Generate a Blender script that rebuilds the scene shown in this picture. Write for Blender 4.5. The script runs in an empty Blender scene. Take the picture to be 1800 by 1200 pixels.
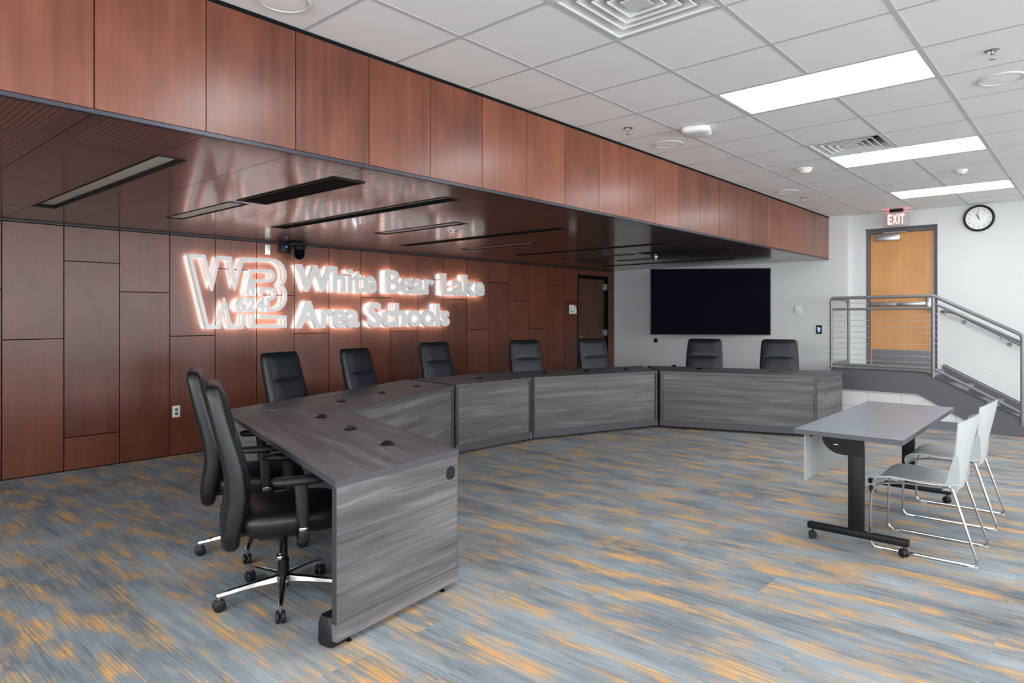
import bpy, bmesh, math, random
from mathutils import Vector, Matrix, Quaternion

PI = math.pi
rad = math.radians
random.seed(7)
scene = bpy.context.scene
C = scene.collection

# ------------------------------------------------------------------ camera
cam_d = bpy.data.cameras.new('camera')
cam = bpy.data.objects.new('camera', cam_d)
C.objects.link(cam)
cam_d.sensor_fit = 'HORIZONTAL'
cam_d.sensor_width = 36.0
cam_d.lens = 1172.74 / 1800 * 36.0
cam_d.shift_y = -(600 - 554.0) / 1800
cam_d.clip_start = 0.05
cam_d.clip_end = 100
cam.location = (0, 0, 1.46)
cam.rotation_euler = (rad(90), 0, 0.7272)
scene.camera = cam

# ------------------------------------------------------------------ world, exposure
w = bpy.data.worlds.new('world')
scene.world = w
w.use_nodes = True
w.node_tree.nodes['Background'].inputs[0].default_value = (0.85, 0.92, 1.0, 1)
w.node_tree.nodes['Background'].inputs[1].default_value = 0.3
scene.view_settings.view_transform = 'Standard'
scene.view_settings.look = 'None'
scene.view_settings.gamma = 1
scene.view_settings.exposure = 0.4
scene.view_settings.use_curve_mapping = False
scene.cycles.max_bounces = 8
scene.cycles.diffuse_bounces = 5
scene.cycles.glossy_bounces = 4
scene.cycles.sample_clamp_indirect = 8
scene.cycles.use_denoising = True

TROFFER_E = 7.5       # ceiling panels
HALO_E = 18.0         # strips behind the sign letters
SKY_E = 8.0           # added daylight brightening the room, from unseen windows behind and right of the camera


def window_light(name, loc, rot, sx, sy, strength):
    d = bpy.data.lights.new(name, 'AREA')
    d.shape = 'RECTANGLE'
    d.size, d.size_y = sx, sy
    d.energy = strength * sx * sy * math.pi
    d.color = (0.91, 0.96, 1.0)
    o = bpy.data.objects.new(name, d)
    C.objects.link(o)
    o.location, o.rotation_euler = loc, rot
    return o


window_light('daylight_right', (6.40, 3.2, 1.85), (0, rad(90), 0), 1.8, 13.2, SKY_E)  # sheen on the wood wall suggests daylight from this side
window_light('fill_front', (-0.4, -4.40, 1.85), (rad(90), 0, 0), 11.2, 1.8, SKY_E)  # fill from behind the camera, added for front lighting

# ------------------------------------------------------------------ constants of the room
ZC = 2.97            # suspended ceiling
ZS = 2.31            # underside of the wood bulkhead
XF = -3.172          # fascia plane
YB = 10.87           # back wall behind the bulkhead
YB2 = 10.97          # back wall beyond the corner
XR = 6.2
YN = -4.2
PW = 0.4666          # wood panel module
T = 0.6096           # ceiling module
GX0, GY0 = -2.6125, 3.123


def wx(y):           # the wood wall runs very slightly out of square
    return -7.262 + 0.0228 * (y - 1.4)


def WP(s, h, off=0.0):   # point on the wood wall: s along it, h up, off into the room
    return Vector((wx(s) + off, s - 0.0228 * off, h))


# ------------------------------------------------------------------ materials
def lin(r, g, b):
    f = lambda c: (c / 255 / 12.92) if c / 255 <= 0.04045 else ((c / 255 + 0.055) / 1.055) ** 2.4
    return (f(r), f(g), f(b), 1)


class NT:
    def __init__(s, name):
        s.m = bpy.data.materials.new(name)
        s.m.use_nodes = True
        s.t = s.m.node_tree
        s.b = s.t.nodes['Principled BSDF']

    def n(s, typ, **kw):
        nd = s.t.nodes.new(typ)
        for k, v in kw.items():
            setattr(nd, k, v)
        return nd

    def l(s, a, b):
        s.t.links.new(a, b)

    def val(s, sock, v):
        if hasattr(v, 'is_linked') or isinstance(v, bpy.types.NodeSocket):
            s.l(v, sock)
        else:
            sock.default_value = v

    def math(s, op, a, b=0.0, c=0.0, clamp=False):
        nd = s.n('ShaderNodeMath', operation=op)
        nd.use_clamp = clamp
        s.val(nd.inputs[0], a)
        s.val(nd.inputs[1], b)
        s.val(nd.inputs[2], c)
        return nd.outputs[0]

    def vmath(s, op, a, b):
        nd = s.n('ShaderNodeVectorMath', operation=op)
        s.val(nd.inputs[0], a)
        s.val(nd.inputs[1], b)
        return nd.outputs[0]

    def noise(s, vec, scale=1.0, detail=4.0, rough=0.5):
        nd = s.n('ShaderNodeTexNoise')
        s.l(vec, nd.inputs['Vector'])
        nd.inputs['Scale'].default_value = scale
        nd.inputs['Detail'].default_value = detail
        nd.inputs['Roughness'].default_value = rough
        return nd.outputs[0]

    def ramp(s, fac, stops):
        nd = s.n('ShaderNodeValToRGB')
        s.l(fac, nd.inputs[0])
        el = nd.color_ramp.elements
        while len(el) < len(stops):
            el.new(0.5)
        for e, (p, c) in zip(el, stops):
            e.position = p
            e.color = c
        return nd.outputs[0]

    def mix(s, fac, a, b, blend='MIX'):
        nd = s.n('ShaderNodeMix', data_type='RGBA', blend_type=blend)
        s.val(nd.inputs[0], fac)
        s.val(nd.inputs[6], a)
        s.val(nd.inputs[7], b)
        return nd.outputs[2]

    def bump(s, h, strength, dist=0.002):
        nd = s.n('ShaderNodeBump')
        nd.inputs['Strength'].default_value = strength
        nd.inputs['Distance'].default_value = dist
        s.l(h, nd.inputs['Height'])
        s.l(nd.outputs[0], s.b.inputs['Normal'])


def plain(name, col, rough=0.5, metal=0.0, spec=0.5, noise=0.04, nscale=30.0, bump=0.0, coat=0.0):
    k = NT(name)
    tc = k.n('ShaderNodeTexCoord')
    f = k.noise(tc.outputs['Object'], nscale, 3.0)
    a = tuple(max(0, c * (1 - noise)) for c in col[:3]) + (1,)
    b = tuple(min(1, c * (1 + noise)) for c in col[:3]) + (1,)
    k.l(k.ramp(f, [(0.3, a), (0.7, b)]), k.b.inputs['Base Color'])
    k.b.inputs['Roughness'].default_value = rough
    k.b.inputs['Metallic'].default_value = metal
    k.b.inputs['Specular IOR Level'].default_value = spec
    if coat:
        k.b.inputs['Coat Weight'].default_value = coat
        k.b.inputs['Coat Roughness'].default_value = 0.15
    if bump:
        k.bump(f, bump)
    return k.m


def emit(name, col, strength):
    k = NT(name)
    k.b.inputs['Base Color'].default_value = (0.8, 0.8, 0.8, 1)
    k.b.inputs['Emission Color'].default_value = col
    k.b.inputs['Emission Strength'].default_value = strength
    return k.m


def wood(name, dark, light, axis, rough=0.35, coat=0.2, perf=False, fine=1.0):
    """veneer: long grain along `axis`; the 'tone' attribute shifts each panel"""
    k = NT(name)
    tc = k.n('ShaderNodeTexCoord')
    at = k.n('ShaderNodeAttribute', attribute_name='tone')
    tone = at.outputs['Fac']
    cmb = k.n('ShaderNodeCombineXYZ')
    for i in range(3):
        k.l(k.math('MULTIPLY', tone, 31.7 + 11.3 * i), cmb.inputs[i])
    v = k.vmath('ADD', tc.outputs['Object'], cmb.outputs[0])
    sc = [24.0, 24.0, 24.0]
    sc[axis] = 0.9
    sb = [4.5, 4.5, 4.5]
    sb[axis] = 2.2
    g = k.noise(k.vmath('MULTIPLY', v, tuple(x * fine for x in sc)), 1.0, 7.0, 0.6)
    bl = k.noise(k.vmath('MULTIPLY', v, tuple(sb)), 1.0, 3.0, 0.5)
    f = k.math('ADD', k.math('MULTIPLY', g, 0.45), k.math('MULTIPLY', bl, 0.55))
    f = k.math('ADD', f, k.math('MULTIPLY', k.math('SUBTRACT', tone, 0.5), 0.24))
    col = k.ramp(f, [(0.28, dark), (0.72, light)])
    if perf:
        sep = k.n('ShaderNodeSeparateXYZ')
        k.l(tc.outputs['Object'], sep.inputs[0])
        pa = k.n('ShaderNodeAttribute', attribute_name='perf').outputs['Fac']
        ly = k.math('LESS_THAN', k.math('FRACT', k.math('MULTIPLY', sep.outputs[1], 40.0)), 0.30)
        lx = k.math('LESS_THAN', k.math('FRACT', k.math('MULTIPLY', sep.outputs[0], 62.0)), 0.62)
        field = k.math('LESS_THAN', k.math('FRACT', k.math('MULTIPLY', k.math('ADD', sep.outputs[0], 3.72), 0.8)), 0.86)
        fy = k.math('FRACT', k.math('DIVIDE', k.math('SUBTRACT', sep.outputs[1], 0.9261), PW))
        fy1 = k.math('GREATER_THAN', fy, 0.12)
        fy2 = k.math('LESS_THAN', fy, 0.82)
        m = k.math('MULTIPLY', k.math('MULTIPLY', ly, lx), k.math('MULTIPLY', field, k.math('MULTIPLY', fy1, fy2)))
        m = k.math('MULTIPLY', m, pa)
        col = k.mix(m, col, lin(142, 98, 78))
    k.l(col, k.b.inputs['Base Color'])
    k.l(k.math('ADD', rough - 0.05, k.math('MULTIPLY', g, 0.1)), k.b.inputs['Roughness'])
    k.b.inputs['Coat Weight'].default_value = coat
    k.b.inputs['Coat Roughness'].default_value = 0.10 if perf else 0.22
    k.bump(g, 0.05, 0.001)
    return k.m


def laminate(name, axis):
    """grey-brown wood-look laminate, grain along `axis` of the object"""
    k = NT(name)
    tc = k.n('ShaderNodeTexCoord')
    oi = k.n('ShaderNodeObjectInfo')
    cmb = k.n('ShaderNodeCombineXYZ')
    for i in range(3):
        k.l(k.math('MULTIPLY', oi.outputs['Random'], 23.0 + 9 * i), cmb.inputs[i])
    v = k.vmath('ADD', tc.outputs['Object'], cmb.outputs[0])
    sc = [85.0] * 3
    sc[axis] = 1.8
    s2 = [15.0] * 3
    s2[axis] = 0.9
    warp = k.noise(k.vmath('MULTIPLY', v, (2.0, 2.0, 2.0)), 1.0, 2.0)
    wv = k.n('ShaderNodeCombineXYZ')
    for i in range(3):
        if i != axis:
            k.l(k.math('MULTIPLY', warp, 0.035), wv.inputs[i])
    v = k.vmath('ADD', v, wv.outputs[0])
    g = k.noise(k.vmath('MULTIPLY', v, tuple(sc)), 1.0, 6.0, 0.6)
    b = k.noise(k.vmath('MULTIPLY', v, tuple(s2)), 1.0, 4.0, 0.55)
    f = k.math('ADD', k.math('MULTIPLY', g, 0.42), k.math('MULTIPLY', b, 0.58))
    col = k.ramp(f, [(0.32, lin(66, 63, 66)), (0.48, lin(89, 86, 88)), (0.56, lin(103, 100, 101)), (0.68, lin(128, 123, 124))])
    k.l(col, k.b.inputs['Base Color'])
    k.b.inputs['Roughness'].default_value = 0.50
    k.b.inputs['Specular IOR Level'].default_value = 0.35
    k.bump(g, 0.08, 0.0006)
    return k.m


def carpet():
    k = NT('carpet')
    tc = k.n('ShaderNodeTexCoord')
    o = tc.outputs['Object']
    br = k.n('ShaderNodeTexBrick')
    k.l(o, br.inputs['Vector'])
    br.offset = 0.37
    br.inputs['Color1'].default_value = (0, 0, 0, 1)
    br.inputs['Color2'].default_value = (1, 1, 1, 1)
    br.inputs['Mortar'].default_value = (0.5, 0.5, 0.5, 1)
    br.inputs['Scale'].default_value = 1.0
    br.inputs['Mortar Size'].default_value = 0.0
    br.inputs['Brick Width'].default_value = 1.0
    br.inputs['Row Height'].default_value = 0.25
    rnd = k.n('ShaderNodeSeparateColor')
    k.l(br.outputs['Color'], rnd.inputs[0])
    r = rnd.outputs[0]
    cmb = k.n('ShaderNodeCombineXYZ')
    k.l(k.math('MULTIPLY', r, 41.0), cmb.inputs[0])
    k.l(k.math('MULTIPLY', r, 17.0), cmb.inputs[1])
    v = k.vmath('ADD', o, cmb.outputs[0])
    small = k.n('ShaderNodeCombineXYZ')
    k.l(k.math('MULTIPLY', r, 0.25), small.inputs[0])
    k.l(k.math('MULTIPLY', r, 0.06), small.inputs[1])
    v2 = k.vmath('ADD', o, small.outputs[0])
    ln = k.noise(k.vmath('MULTIPLY', v, (2.4, 170.0, 1.0)), 1.0, 4.0, 0.65)      # fine yarn lines
    mid = k.noise(k.vmath('MULTIPLY', v2, (2.0, 30.0, 1.0)), 1.0, 4.0, 0.6)
    cl = k.noise(k.vmath('MULTIPLY', v2, (1.7, 4.5, 1.0)), 1.0, 3.0, 0.55)       # clouds
    fz = k.noise(k.vmath('MULTIPLY', o, (260.0, 420.0, 1.0)), 1.0, 2.0, 0.6)
    g = k.math('ADD', k.math('MULTIPLY', ln, 0.36), k.math('MULTIPLY', cl, 0.38))
    g = k.math('ADD', g, k.math('MULTIPLY', mid, 0.26))
    g = k.math('ADD', g, k.math('MULTIPLY', k.math('SUBTRACT', r, 0.5), 0.05))
    g = k.math('ADD', g, k.math('MULTIPLY', k.math('SUBTRACT', fz, 0.5), 0.16))
    grey = k.ramp(g, [(0.34, lin(84, 89, 96)), (0.45, lin(118, 126, 133)), (0.54, lin(140, 150, 156)), (0.66, lin(170, 178, 184))])
    # orange: soft patches broken into long lines
    pt = k.noise(k.vmath('MULTIPLY', k.vmath('ADD', v2, (5.3, 2.7, 0.0)), (2.7, 7.5, 1.0)), 1.0, 3.0, 0.55)
    st = k.noise(k.vmath('MULTIPLY', k.vmath('ADD', v2, (1.1, 9.7, 0.0)), (2.4, 95.0, 1.0)), 1.0, 5.0, 0.65)
    p = k.math('MULTIPLY', k.math('SUBTRACT', pt, 0.455), 5.5, clamp=True)
    q = k.math('MULTIPLY', k.math('SUBTRACT', k.math('ADD', st, k.math('MULTIPLY', p, 0.10)), 0.53), 8.0, clamp=True)
    m = k.math('MULTIPLY', k.math('POWER', p, 0.6), q, clamp=True)
    soft = k.math('MULTIPLY', p, 0.5, clamp=True)
    oc = k.ramp(ln, [(0.35, lin(204, 142, 72)), (0.65, lin(242, 184, 110))])
    col = k.mix(soft, grey, lin(158, 146, 120))
    col = k.mix(k.math('MULTIPLY', m, 0.85), col, oc)
    k.l(col, k.b.inputs['Base Color'])
    k.b.inputs['Roughness'].default_value = 0.95
    k.b.inputs['Specular IOR Level'].default_value = 0.15
    k.bump(k.math('ADD', ln, fz), 0.35, 0.003)
    return k.m


CH_D, CH_L = lin(88, 43, 28), lin(142, 78, 52)
M = dict(
    wall_wood=wood('cherry_wall', lin(82, 40, 26), lin(114, 60, 39), 2, 0.40, 0.22),
    fascia=wood('cherry_fascia', lin(88, 43, 28), lin(138, 76, 51), 2, 0.32, 0.4),
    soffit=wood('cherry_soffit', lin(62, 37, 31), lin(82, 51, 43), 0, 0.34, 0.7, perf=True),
    door_dark=wood('cherry_door', lin(68, 38, 20), lin(100, 58, 32), 2, 0.4, 0.2),
    door_oak=wood('maple_door', lin(188, 128, 66), lin(216, 156, 92), 2, 0.4, 0.15),
    lam_x=laminate('laminate_long', 0), lam_y=laminate('laminate_end', 1),
    edge=plain('edge_band', lin(74, 74, 79), 0.4),
    edge_d=plain('dark_band', lin(48, 48, 52), 0.45),
    black=plain('black_powder', lin(9, 9, 10), 0.5, spec=0.3),
    mblack=plain('matt_black', lin(9, 9, 10), 0.8, spec=0.2),
    plastic=plain('black_plastic', lin(19, 20, 22), 0.5, spec=0.4),
    leather=plain('black_leather', lin(15, 17, 21), 0.40, spec=0.45, noise=0.12, nscale=220.0, bump=0.12),
    leather_f=plain('black_leather_face', lin(18, 24, 32), 0.44, spec=0.45, noise=0.12, nscale=220.0, bump=0.12),
    chrome=plain('chrome', (0.56, 0.56, 0.57, 1), 0.16, metal=1.0, noise=0.01),
    steel=plain('satin_steel', (0.5, 0.5, 0.51, 1), 0.32, metal=1.0, noise=0.03),
    wall=plain('white_paint', lin(214, 216, 215), 0.7, noise=0.01, nscale=5.0, spec=0.3),
    tile=plain('ceiling_tile', lin(240, 240, 240), 0.9, noise=0.03, nscale=260.0, spec=0.1),
    tbar=plain('ceiling_grid', lin(198, 199, 200), 0.6, noise=0.01),
    white=plain('white_plastic', lin(226, 228, 227), 0.45, noise=0.01),
    whitem=plain('white_metal', lin(214, 216, 216), 0.4, noise=0.01),
    chairw=plain('pale_grey_plastic', lin(170, 174, 175), 0.42, noise=0.01),
    panelw=plain('frosted_panel', lin(158, 161, 160), 0.5, noise=0.01),
    tabletop=plain('grey_top', lin(119, 126, 138), 0.32, noise=0.03, nscale=8.0),
    tableedge=plain('grey_edge', lin(76, 77, 82), 0.5),
    lens=plain('unlit_lens', lin(238, 236, 230), 0.4, noise=0.01),
    letter=plain('brushed_letter', lin(244, 245, 244), 0.5, noise=0.01),
    screen=plain('screen', (0.0004, 0.0008, 0.006, 1), 0.4, spec=0.02, noise=0.0),
    rail=plain('grey_painted_rail', lin(124, 126, 130), 0.35, metal=0.3),
    stair=plain('stair_grey', lin(88, 89, 93), 0.5),
    tread=plain('stair_tread', lin(136, 138, 142), 0.6, noise=0.1, nscale=90.0),
    cable=plain('cable_steel', (0.55, 0.55, 0.56, 1), 0.35, metal=0.8),
    frame=plain('door_frame_grey', lin(92, 92, 97), 0.5),
    base=plain('rubber_base', lin(104, 113, 118), 0.6),
    dark=plain('dark_void', lin(12, 12, 13), 0.9, spec=0.1),
    red=plain('red_print', lin(214, 72, 48), 0.6),
    ink=plain('grey_print', lin(90, 92, 95), 0.6),
    face=plain('clock_face', lin(222, 224, 224), 0.3, coat=0.5),
    hull=plain('dark_trim', lin(66, 68, 76), 0.3, metal=0.6),
    bezelm=plain('bezel', lin(52, 54, 60), 0.5),
    kick=plain('kick_plate', (0.16, 0.16, 0.165, 1), 0.35, metal=0.9),  # reflection of the dark floor is put into this steel colour
    brass=plain('brass', lin(186, 160, 110), 0.3, metal=0.9),
)
M['carpet'] = carpet()
M['light'] = emit('troffer_diffuser', (0.96, 0.98, 1.0, 1), TROFFER_E)
M['halo'] = emit('halo_strip', (0.84, 0.95, 1.0, 1), HALO_E)
M['exit'] = emit('exit_red', (1.0, 0.50, 0.40, 1), 1.1)
M['exitrim'] = emit('exit_rim', (1.0, 0.10, 0.08, 1), 0.55)
M['exitrim'].node_tree.nodes['Principled BSDF'].inputs['Base Color'].default_value = (0.3, 0.05, 0.05, 1)
M['exitbody'] = plain('exit_housing', lin(176, 168, 172), 0.5, noise=0.01)
M['exitup'] = emit('exit_up_glow', (1.0, 0.05, 0.04, 1), 9.0)  # red strips added on top of the sign housing to redden the ceiling
M['blue'] = emit('blue_glyph', (0.15, 0.35, 1.0, 1), 2.5)
M['led'] = emit('led_blue', (0.1, 0.25, 1.0, 1), 1.0)


def cmu():
    k = NT('painted_block')
    tc = k.n('ShaderNodeTexCoord')
    sep = k.n('ShaderNodeSeparateXYZ')
    k.l(tc.outputs['Object'], sep.inputs[0])
    cmb = k.n('ShaderNodeCombineXYZ')
    k.l(sep.outputs[0], cmb.inputs[0])
    k.l(sep.outputs[2], cmb.inputs[1])
    br = k.n('ShaderNodeTexBrick')
    k.l(cmb.outputs[0], br.inputs['Vector'])
    br.offset = 0.5
    br.inputs['Scale'].default_value = 1.0
    br.inputs['Mortar Size'].default_value = 0.006
    br.inputs['Brick Width'].default_value = 0.406
    br.inputs['Row Height'].default_value = 0.203
    br.inputs['Color1'].default_value = lin(212, 214, 211)
    br.inputs['Color2'].default_value = lin(218, 220, 217)
    br.inputs['Mortar'].default_value = lin(186, 188, 186)
    k.l(br.outputs['Color'], k.b.inputs['Base Color'])
    k.b.inputs['Roughness'].default_value = 0.6
    return k.m


M['cmu'] = cmu()


# ------------------------------------------------------------------ mesh helpers
class MB:
    def __init__(s):
        s.bm = bmesh.new()
        s.mats = []
        s.mi = 0
        s.tone = None
        s.fl = s.bm.faces.layers.float.new('tone')
        s.fp = s.bm.faces.layers.float.new('perf')
        s.tv = 0.5
        s.pv = 0.0

    def mat(s, name):
        m = M[name]
        if m not in s.mats:
            s.mats.append(m)
        s.mi = s.mats.index(m)
        return s

    def face(s, vs):
        try:
            f = s.bm.faces.new(vs)
        except ValueError:
            return None
        f.material_index = s.mi
        f[s.fl] = s.tv
        f[s.fp] = s.pv
        return f

    def add(s, verts, faces, X=None):
        vs = [s.bm.verts.new(X @ Vector(v) if X else Vector(v)) for v in verts]
        for f in faces:
            s.face([vs[i] for i in f])
        return vs

    def box(s, x0, x1, y0, y1, z0, z1, X=None, r=0.0, seg=2):
        if x0 > x1: x0, x1 = x1, x0
        if y0 > y1: y0, y1 = y1, y0
        if z0 > z1: z0, z1 = z1, z0
        v = [(x, y, z) for z in (z0, z1) for y in (y0, y1) for x in (x0, x1)]
        f = [(0, 2, 3, 1), (4, 5, 7, 6), (0, 1, 5, 4), (2, 6, 7, 3), (0, 4, 6, 2), (1, 3, 7, 5)]
        if r <= 0:
            s.add(v, f, X)
            return s
        b = bmesh.new()
        bv = [b.verts.new(p) for p in v]
        for q in f:
            b.faces.new([bv[i] for i in q])
        r = min(r, (x1 - x0) * 0.49, (y1 - y0) * 0.49, (z1 - z0) * 0.49)
        bmesh.ops.bevel(b, geom=b.edges[:], offset=r, segments=seg, affect='EDGES', profile=0.5)
        b.verts.index_update()
        s.add([p.co.copy() for p in b.verts], [[q.index for q in fc.verts] for fc in b.faces], X)
        b.free()
        return s

    def prism(s, poly, z0, z1, X=None):
        """polygon in xy (counter-clockwise) extruded z0..z1"""
        n = len(poly)
        v = [(p[0], p[1], z0) for p in poly] + [(p[0], p[1], z1) for p in poly]
        f = [tuple(reversed(range(n))), tuple(range(n, 2 * n))]
        f += [(i, (i + 1) % n, n + (i + 1) % n, n + i) for i in range(n)]
        s.add(v, f, X)
        return s

    def loft(s, rings, X=None, closed=True, cap=True):
        n = len(rings[0])
        v = [p for r in rings for p in r]
        f = []
        for i in range(len(rings) - 1):
            for j in range(n if closed else n - 1):
                k = (j + 1) % n
                f.append((i * n + j, i * n + k, (i + 1) * n + k, (i + 1) * n + j))
        if cap and closed:
            f.append(tuple(reversed(range(n))))
            f.append(tuple(range((len(rings) - 1) * n, len(rings) * n)))
        s.add(v, f, X)
        return s

    def lathe(s, prof, n=24, X=None):
        """profile [(r, z)] turned about z"""
        rings = []
        for r, z in prof:
            r = max(r, 1e-4)
            rings.append([(r * math.cos(2 * PI * i / n), r * math.sin(2 * PI * i / n), z) for i in range(n)])
        return s.loft(rings, X, cap=(prof[0] != prof[-1]))

    def cyl(s, a, b, r, n=16, r2=None):
        a, b = Vector(a), Vector(b)
        d = b - a
        q = Vector((0, 0, 1)).rotation_difference(d.normalized())
        X = Matrix.Translation(a) @ q.to_matrix().to_4x4()
        return s.lathe([(r, 0), (r2 if r2 else r, d.length)], n, X)

    def tube(s, pts, r, n=10, fillet=0.0, fseg=5, flat=1.0):
        pts = [Vector(p) for p in pts]
        if fillet > 0 and len(pts) > 2:
            out = [pts[0]]
            for i in range(1, len(pts) - 1):
                p = pts[i]
                a = (pts[i - 1] - p)
                b = (pts[i + 1] - p)
                d = min(fillet, a.length * 0.48, b.length * 0.48)
                A, B = p + a.normalized() * d, p + b.normalized() * d
                for k in range(fseg + 1):
                    t = k / fseg
                    out.append(A * (1 - t) ** 2 + p * 2 * t * (1 - t) + B * t * t)
            out.append(pts[-1])
            pts = out
        rings = []
        tan = [(pts[min(i + 1, len(pts) - 1)] - pts[max(i - 1, 0)]).normalized() for i in range(len(pts))]
        up = Vector((0, 0, 1)) if abs(tan[0].z) < 0.9 else Vector((1, 0, 0))
        nrm = (up - tan[0] * up.dot(tan[0])).normalized()
        for i, p in enumerate(pts):
            nrm = (nrm - tan[i] * nrm.dot(tan[i]))
            nrm = nrm.normalized() if nrm.length > 1e-6 else tan[i].orthogonal().normalized()
            bi = tan[i].cross(nrm)
            rings.append([p + nrm * (r * flat * math.cos(2 * PI * k / n)) + bi * (r * math.sin(2 * PI * k / n)) for k in range(n)])
        return s.loft(rings)

    def obj(s, name, parent=None, kind=None, world=False, smooth=35, X=None):
        bmesh.ops.recalc_face_normals(s.bm, faces=s.bm.faces[:])
        me = bpy.data.meshes.new(name)
        if world and parent is not None:
            s.bm.transform(parent.matrix_world.inverted() if parent.parent is None else (parent.parent.matrix_world @ parent.matrix_basis).inverted())
        s.bm.to_mesh(me)
        s.bm.free()
        for m in s.mats:
            me.materials.append(m)
        if smooth:
            me.shade_smooth()
            me.set_sharp_from_angle(angle=rad(smooth))
        o = bpy.data.objects.new(name, me)
        C.objects.link(o)
        if parent is not None:
            o.parent = parent
        if kind:
            o['kind'] = kind
        return o


def tag(o, label, cat, group=None):
    o['label'] = label
    o['category'] = cat
    if group:
        o['group'] = group
    return o


def thing(name, label, cat, loc=(0, 0, 0), rz=0.0, group=None, rot=None):
    o = bpy.data.objects.new(name, None)
    C.objects.link(o)
    o.location = loc
    o.rotation_euler = rot if rot else (0, 0, rz)
    o.empty_display_size = 0.1
    # matrix_world is not evaluated yet: set it now
    o.matrix_world = Matrix.Translation(Vector(loc)) @ o.rotation_euler.to_matrix().to_4x4()
    return tag(o, label, cat, group)


def copy_thing(src, label, loc, rz=None, group=None):
    r = src.copy()
    C.objects.link(r)
    r.location = loc
    if rz is not None:
        r.rotation_euler = (0, 0, rz)
    r['label'] = label
    if group:
        r['group'] = group
    for ch in list(src.children):
        c = ch.copy()
        C.objects.link(c)
        c.parent = r
        for g in list(ch.children):
            d = g.copy()
            C.objects.link(d)
            d.parent = c
    return r


def subtract(rects, holes):
    """axis-aligned rects (a0,a1,b0,b1) minus holes"""
    for h in holes:
        out = []
        for (a0, a1, b0, b1) in rects:
            if h[0] >= a1 or h[1] <= a0 or h[2] >= b1 or h[3] <= b0:
                out.append((a0, a1, b0, b1))
                continue
            if h[0] > a0: out.append((a0, h[0], b0, b1))
            if h[1] < a1: out.append((h[1], a1, b0, b1))
            m0, m1 = max(a0, h[0]), min(a1, h[1])
            if h[2] > b0: out.append((m0, m1, b0, h[2]))
            if h[3] < b1: out.append((m0, m1, h[3], b1))
        rects = out
    return rects


# ------------------------------------------------------------------ floor
b = MB().mat('carpet')
b.box(-8.2, XR + 0.2, YN - 0.2, 11.4, -0.06, 0)
b.obj('floor', kind='structure', smooth=0)

# ------------------------------------------------------------------ wood wall (left)
DY0, DY1, DH = 9.711, 10.665, 2.19
b = MB()
G = 0.0045


def wall_box(b, s0, s1, h0, h1, o0, o1):
    P = [WP(s, h, o) for h in (h0, h1) for s in (s0, s1) for o in (o0, o1)]
    b.add(P, [(0, 2, 3, 1), (4, 5, 7, 6), (0, 1, 5, 4), (2, 6, 7, 3), (0, 4, 6, 2), (1, 3, 7, 5)])


b.mat('dark')
for (a0, a1, h0, h1) in subtract([(YN, YB + 0.05, 0, ZS + 0.03)], [(DY0, DY1, -1, DH)]):
    wall_box(b, a0, a1, h0, h1, -0.12, -0.018)
b.mat('wall_wood')
for k in range(-13, 21):
    y0 = 1.401 + 0.4665 * k
    y1 = y0 + 0.4665
    if y0 > YB: break
    hs = {0: [0.0, 1.243, ZS], 1: [0.0, 0.316, 1.969, ZS], 2: [0.0, 1.693, ZS]}[k % 3]
    if k >= 18: hs = [0.0, ZS]
    for h0, h1 in zip(hs, hs[1:]):
        b.tv = random.random()
        rr = subtract([(y0 + G, min(y1, YB + 0.02) - G, h0 + (0.012 if h0 == 0 else G), h1 - (0.02 if h1 == ZS else G))],
                      [(DY0, DY1, -1, DH)])
        for (a0, a1, c0, c1) in rr:
            wall_box(b, a0, a1, c0, c1, -0.016, 0.0)
b.obj('wall_left', kind='structure', smooth=0)

# door in the wood wall
b = MB().mat('dark')
wall_box(b, DY0, DY0 + 0.022, 0, DH, -0.11, 0.002)
wall_box(b, DY1 - 0.045, DY1, 0, DH, -0.11, 0.002)
wall_box(b, DY0 + 0.022, DY1 - 0.045, DH - 0.055, DH, -0.11, 0.002)
wall_box(b, DY0, DY1, 0, DH, -0.16, -0.11)
d1 = b.obj('door_1', kind='structure', smooth=0)
b = MB().mat('door_dark')
b.tv = 0.5
wall_box(b, DY0 + 0.026, DY1 - 0.05, 0.01, DH - 0.06, -0.085, -0.04)
b.obj('door_leaf', d1, smooth=0)
for h in (0.22, 1.13, 1.99):
    b = MB().mat('steel')
    wall_box(b, DY1 - 0.062, DY1 - 0.036, h - 0.055, h + 0.055, -0.04, 0.006)
    b.obj('hinge', d1, smooth=0)
b = MB().mat('brass')
P = WP(DY0 + 0.10, 1.07, 0)
b.lathe([(0.026, 0), (0.026, 0.006), (0.010, 0.012), (0.010, 0.035), (0.024, 0.045), (0.026, 0.060), (0.018, 0.070), (0.0, 0.072)], 20,
        Matrix.Translation(P + Vector((-0.04, 0, 0))) @ Matrix.Rotation(PI / 2, 4, 'Y'))
b.obj('door_knob', d1)

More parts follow.
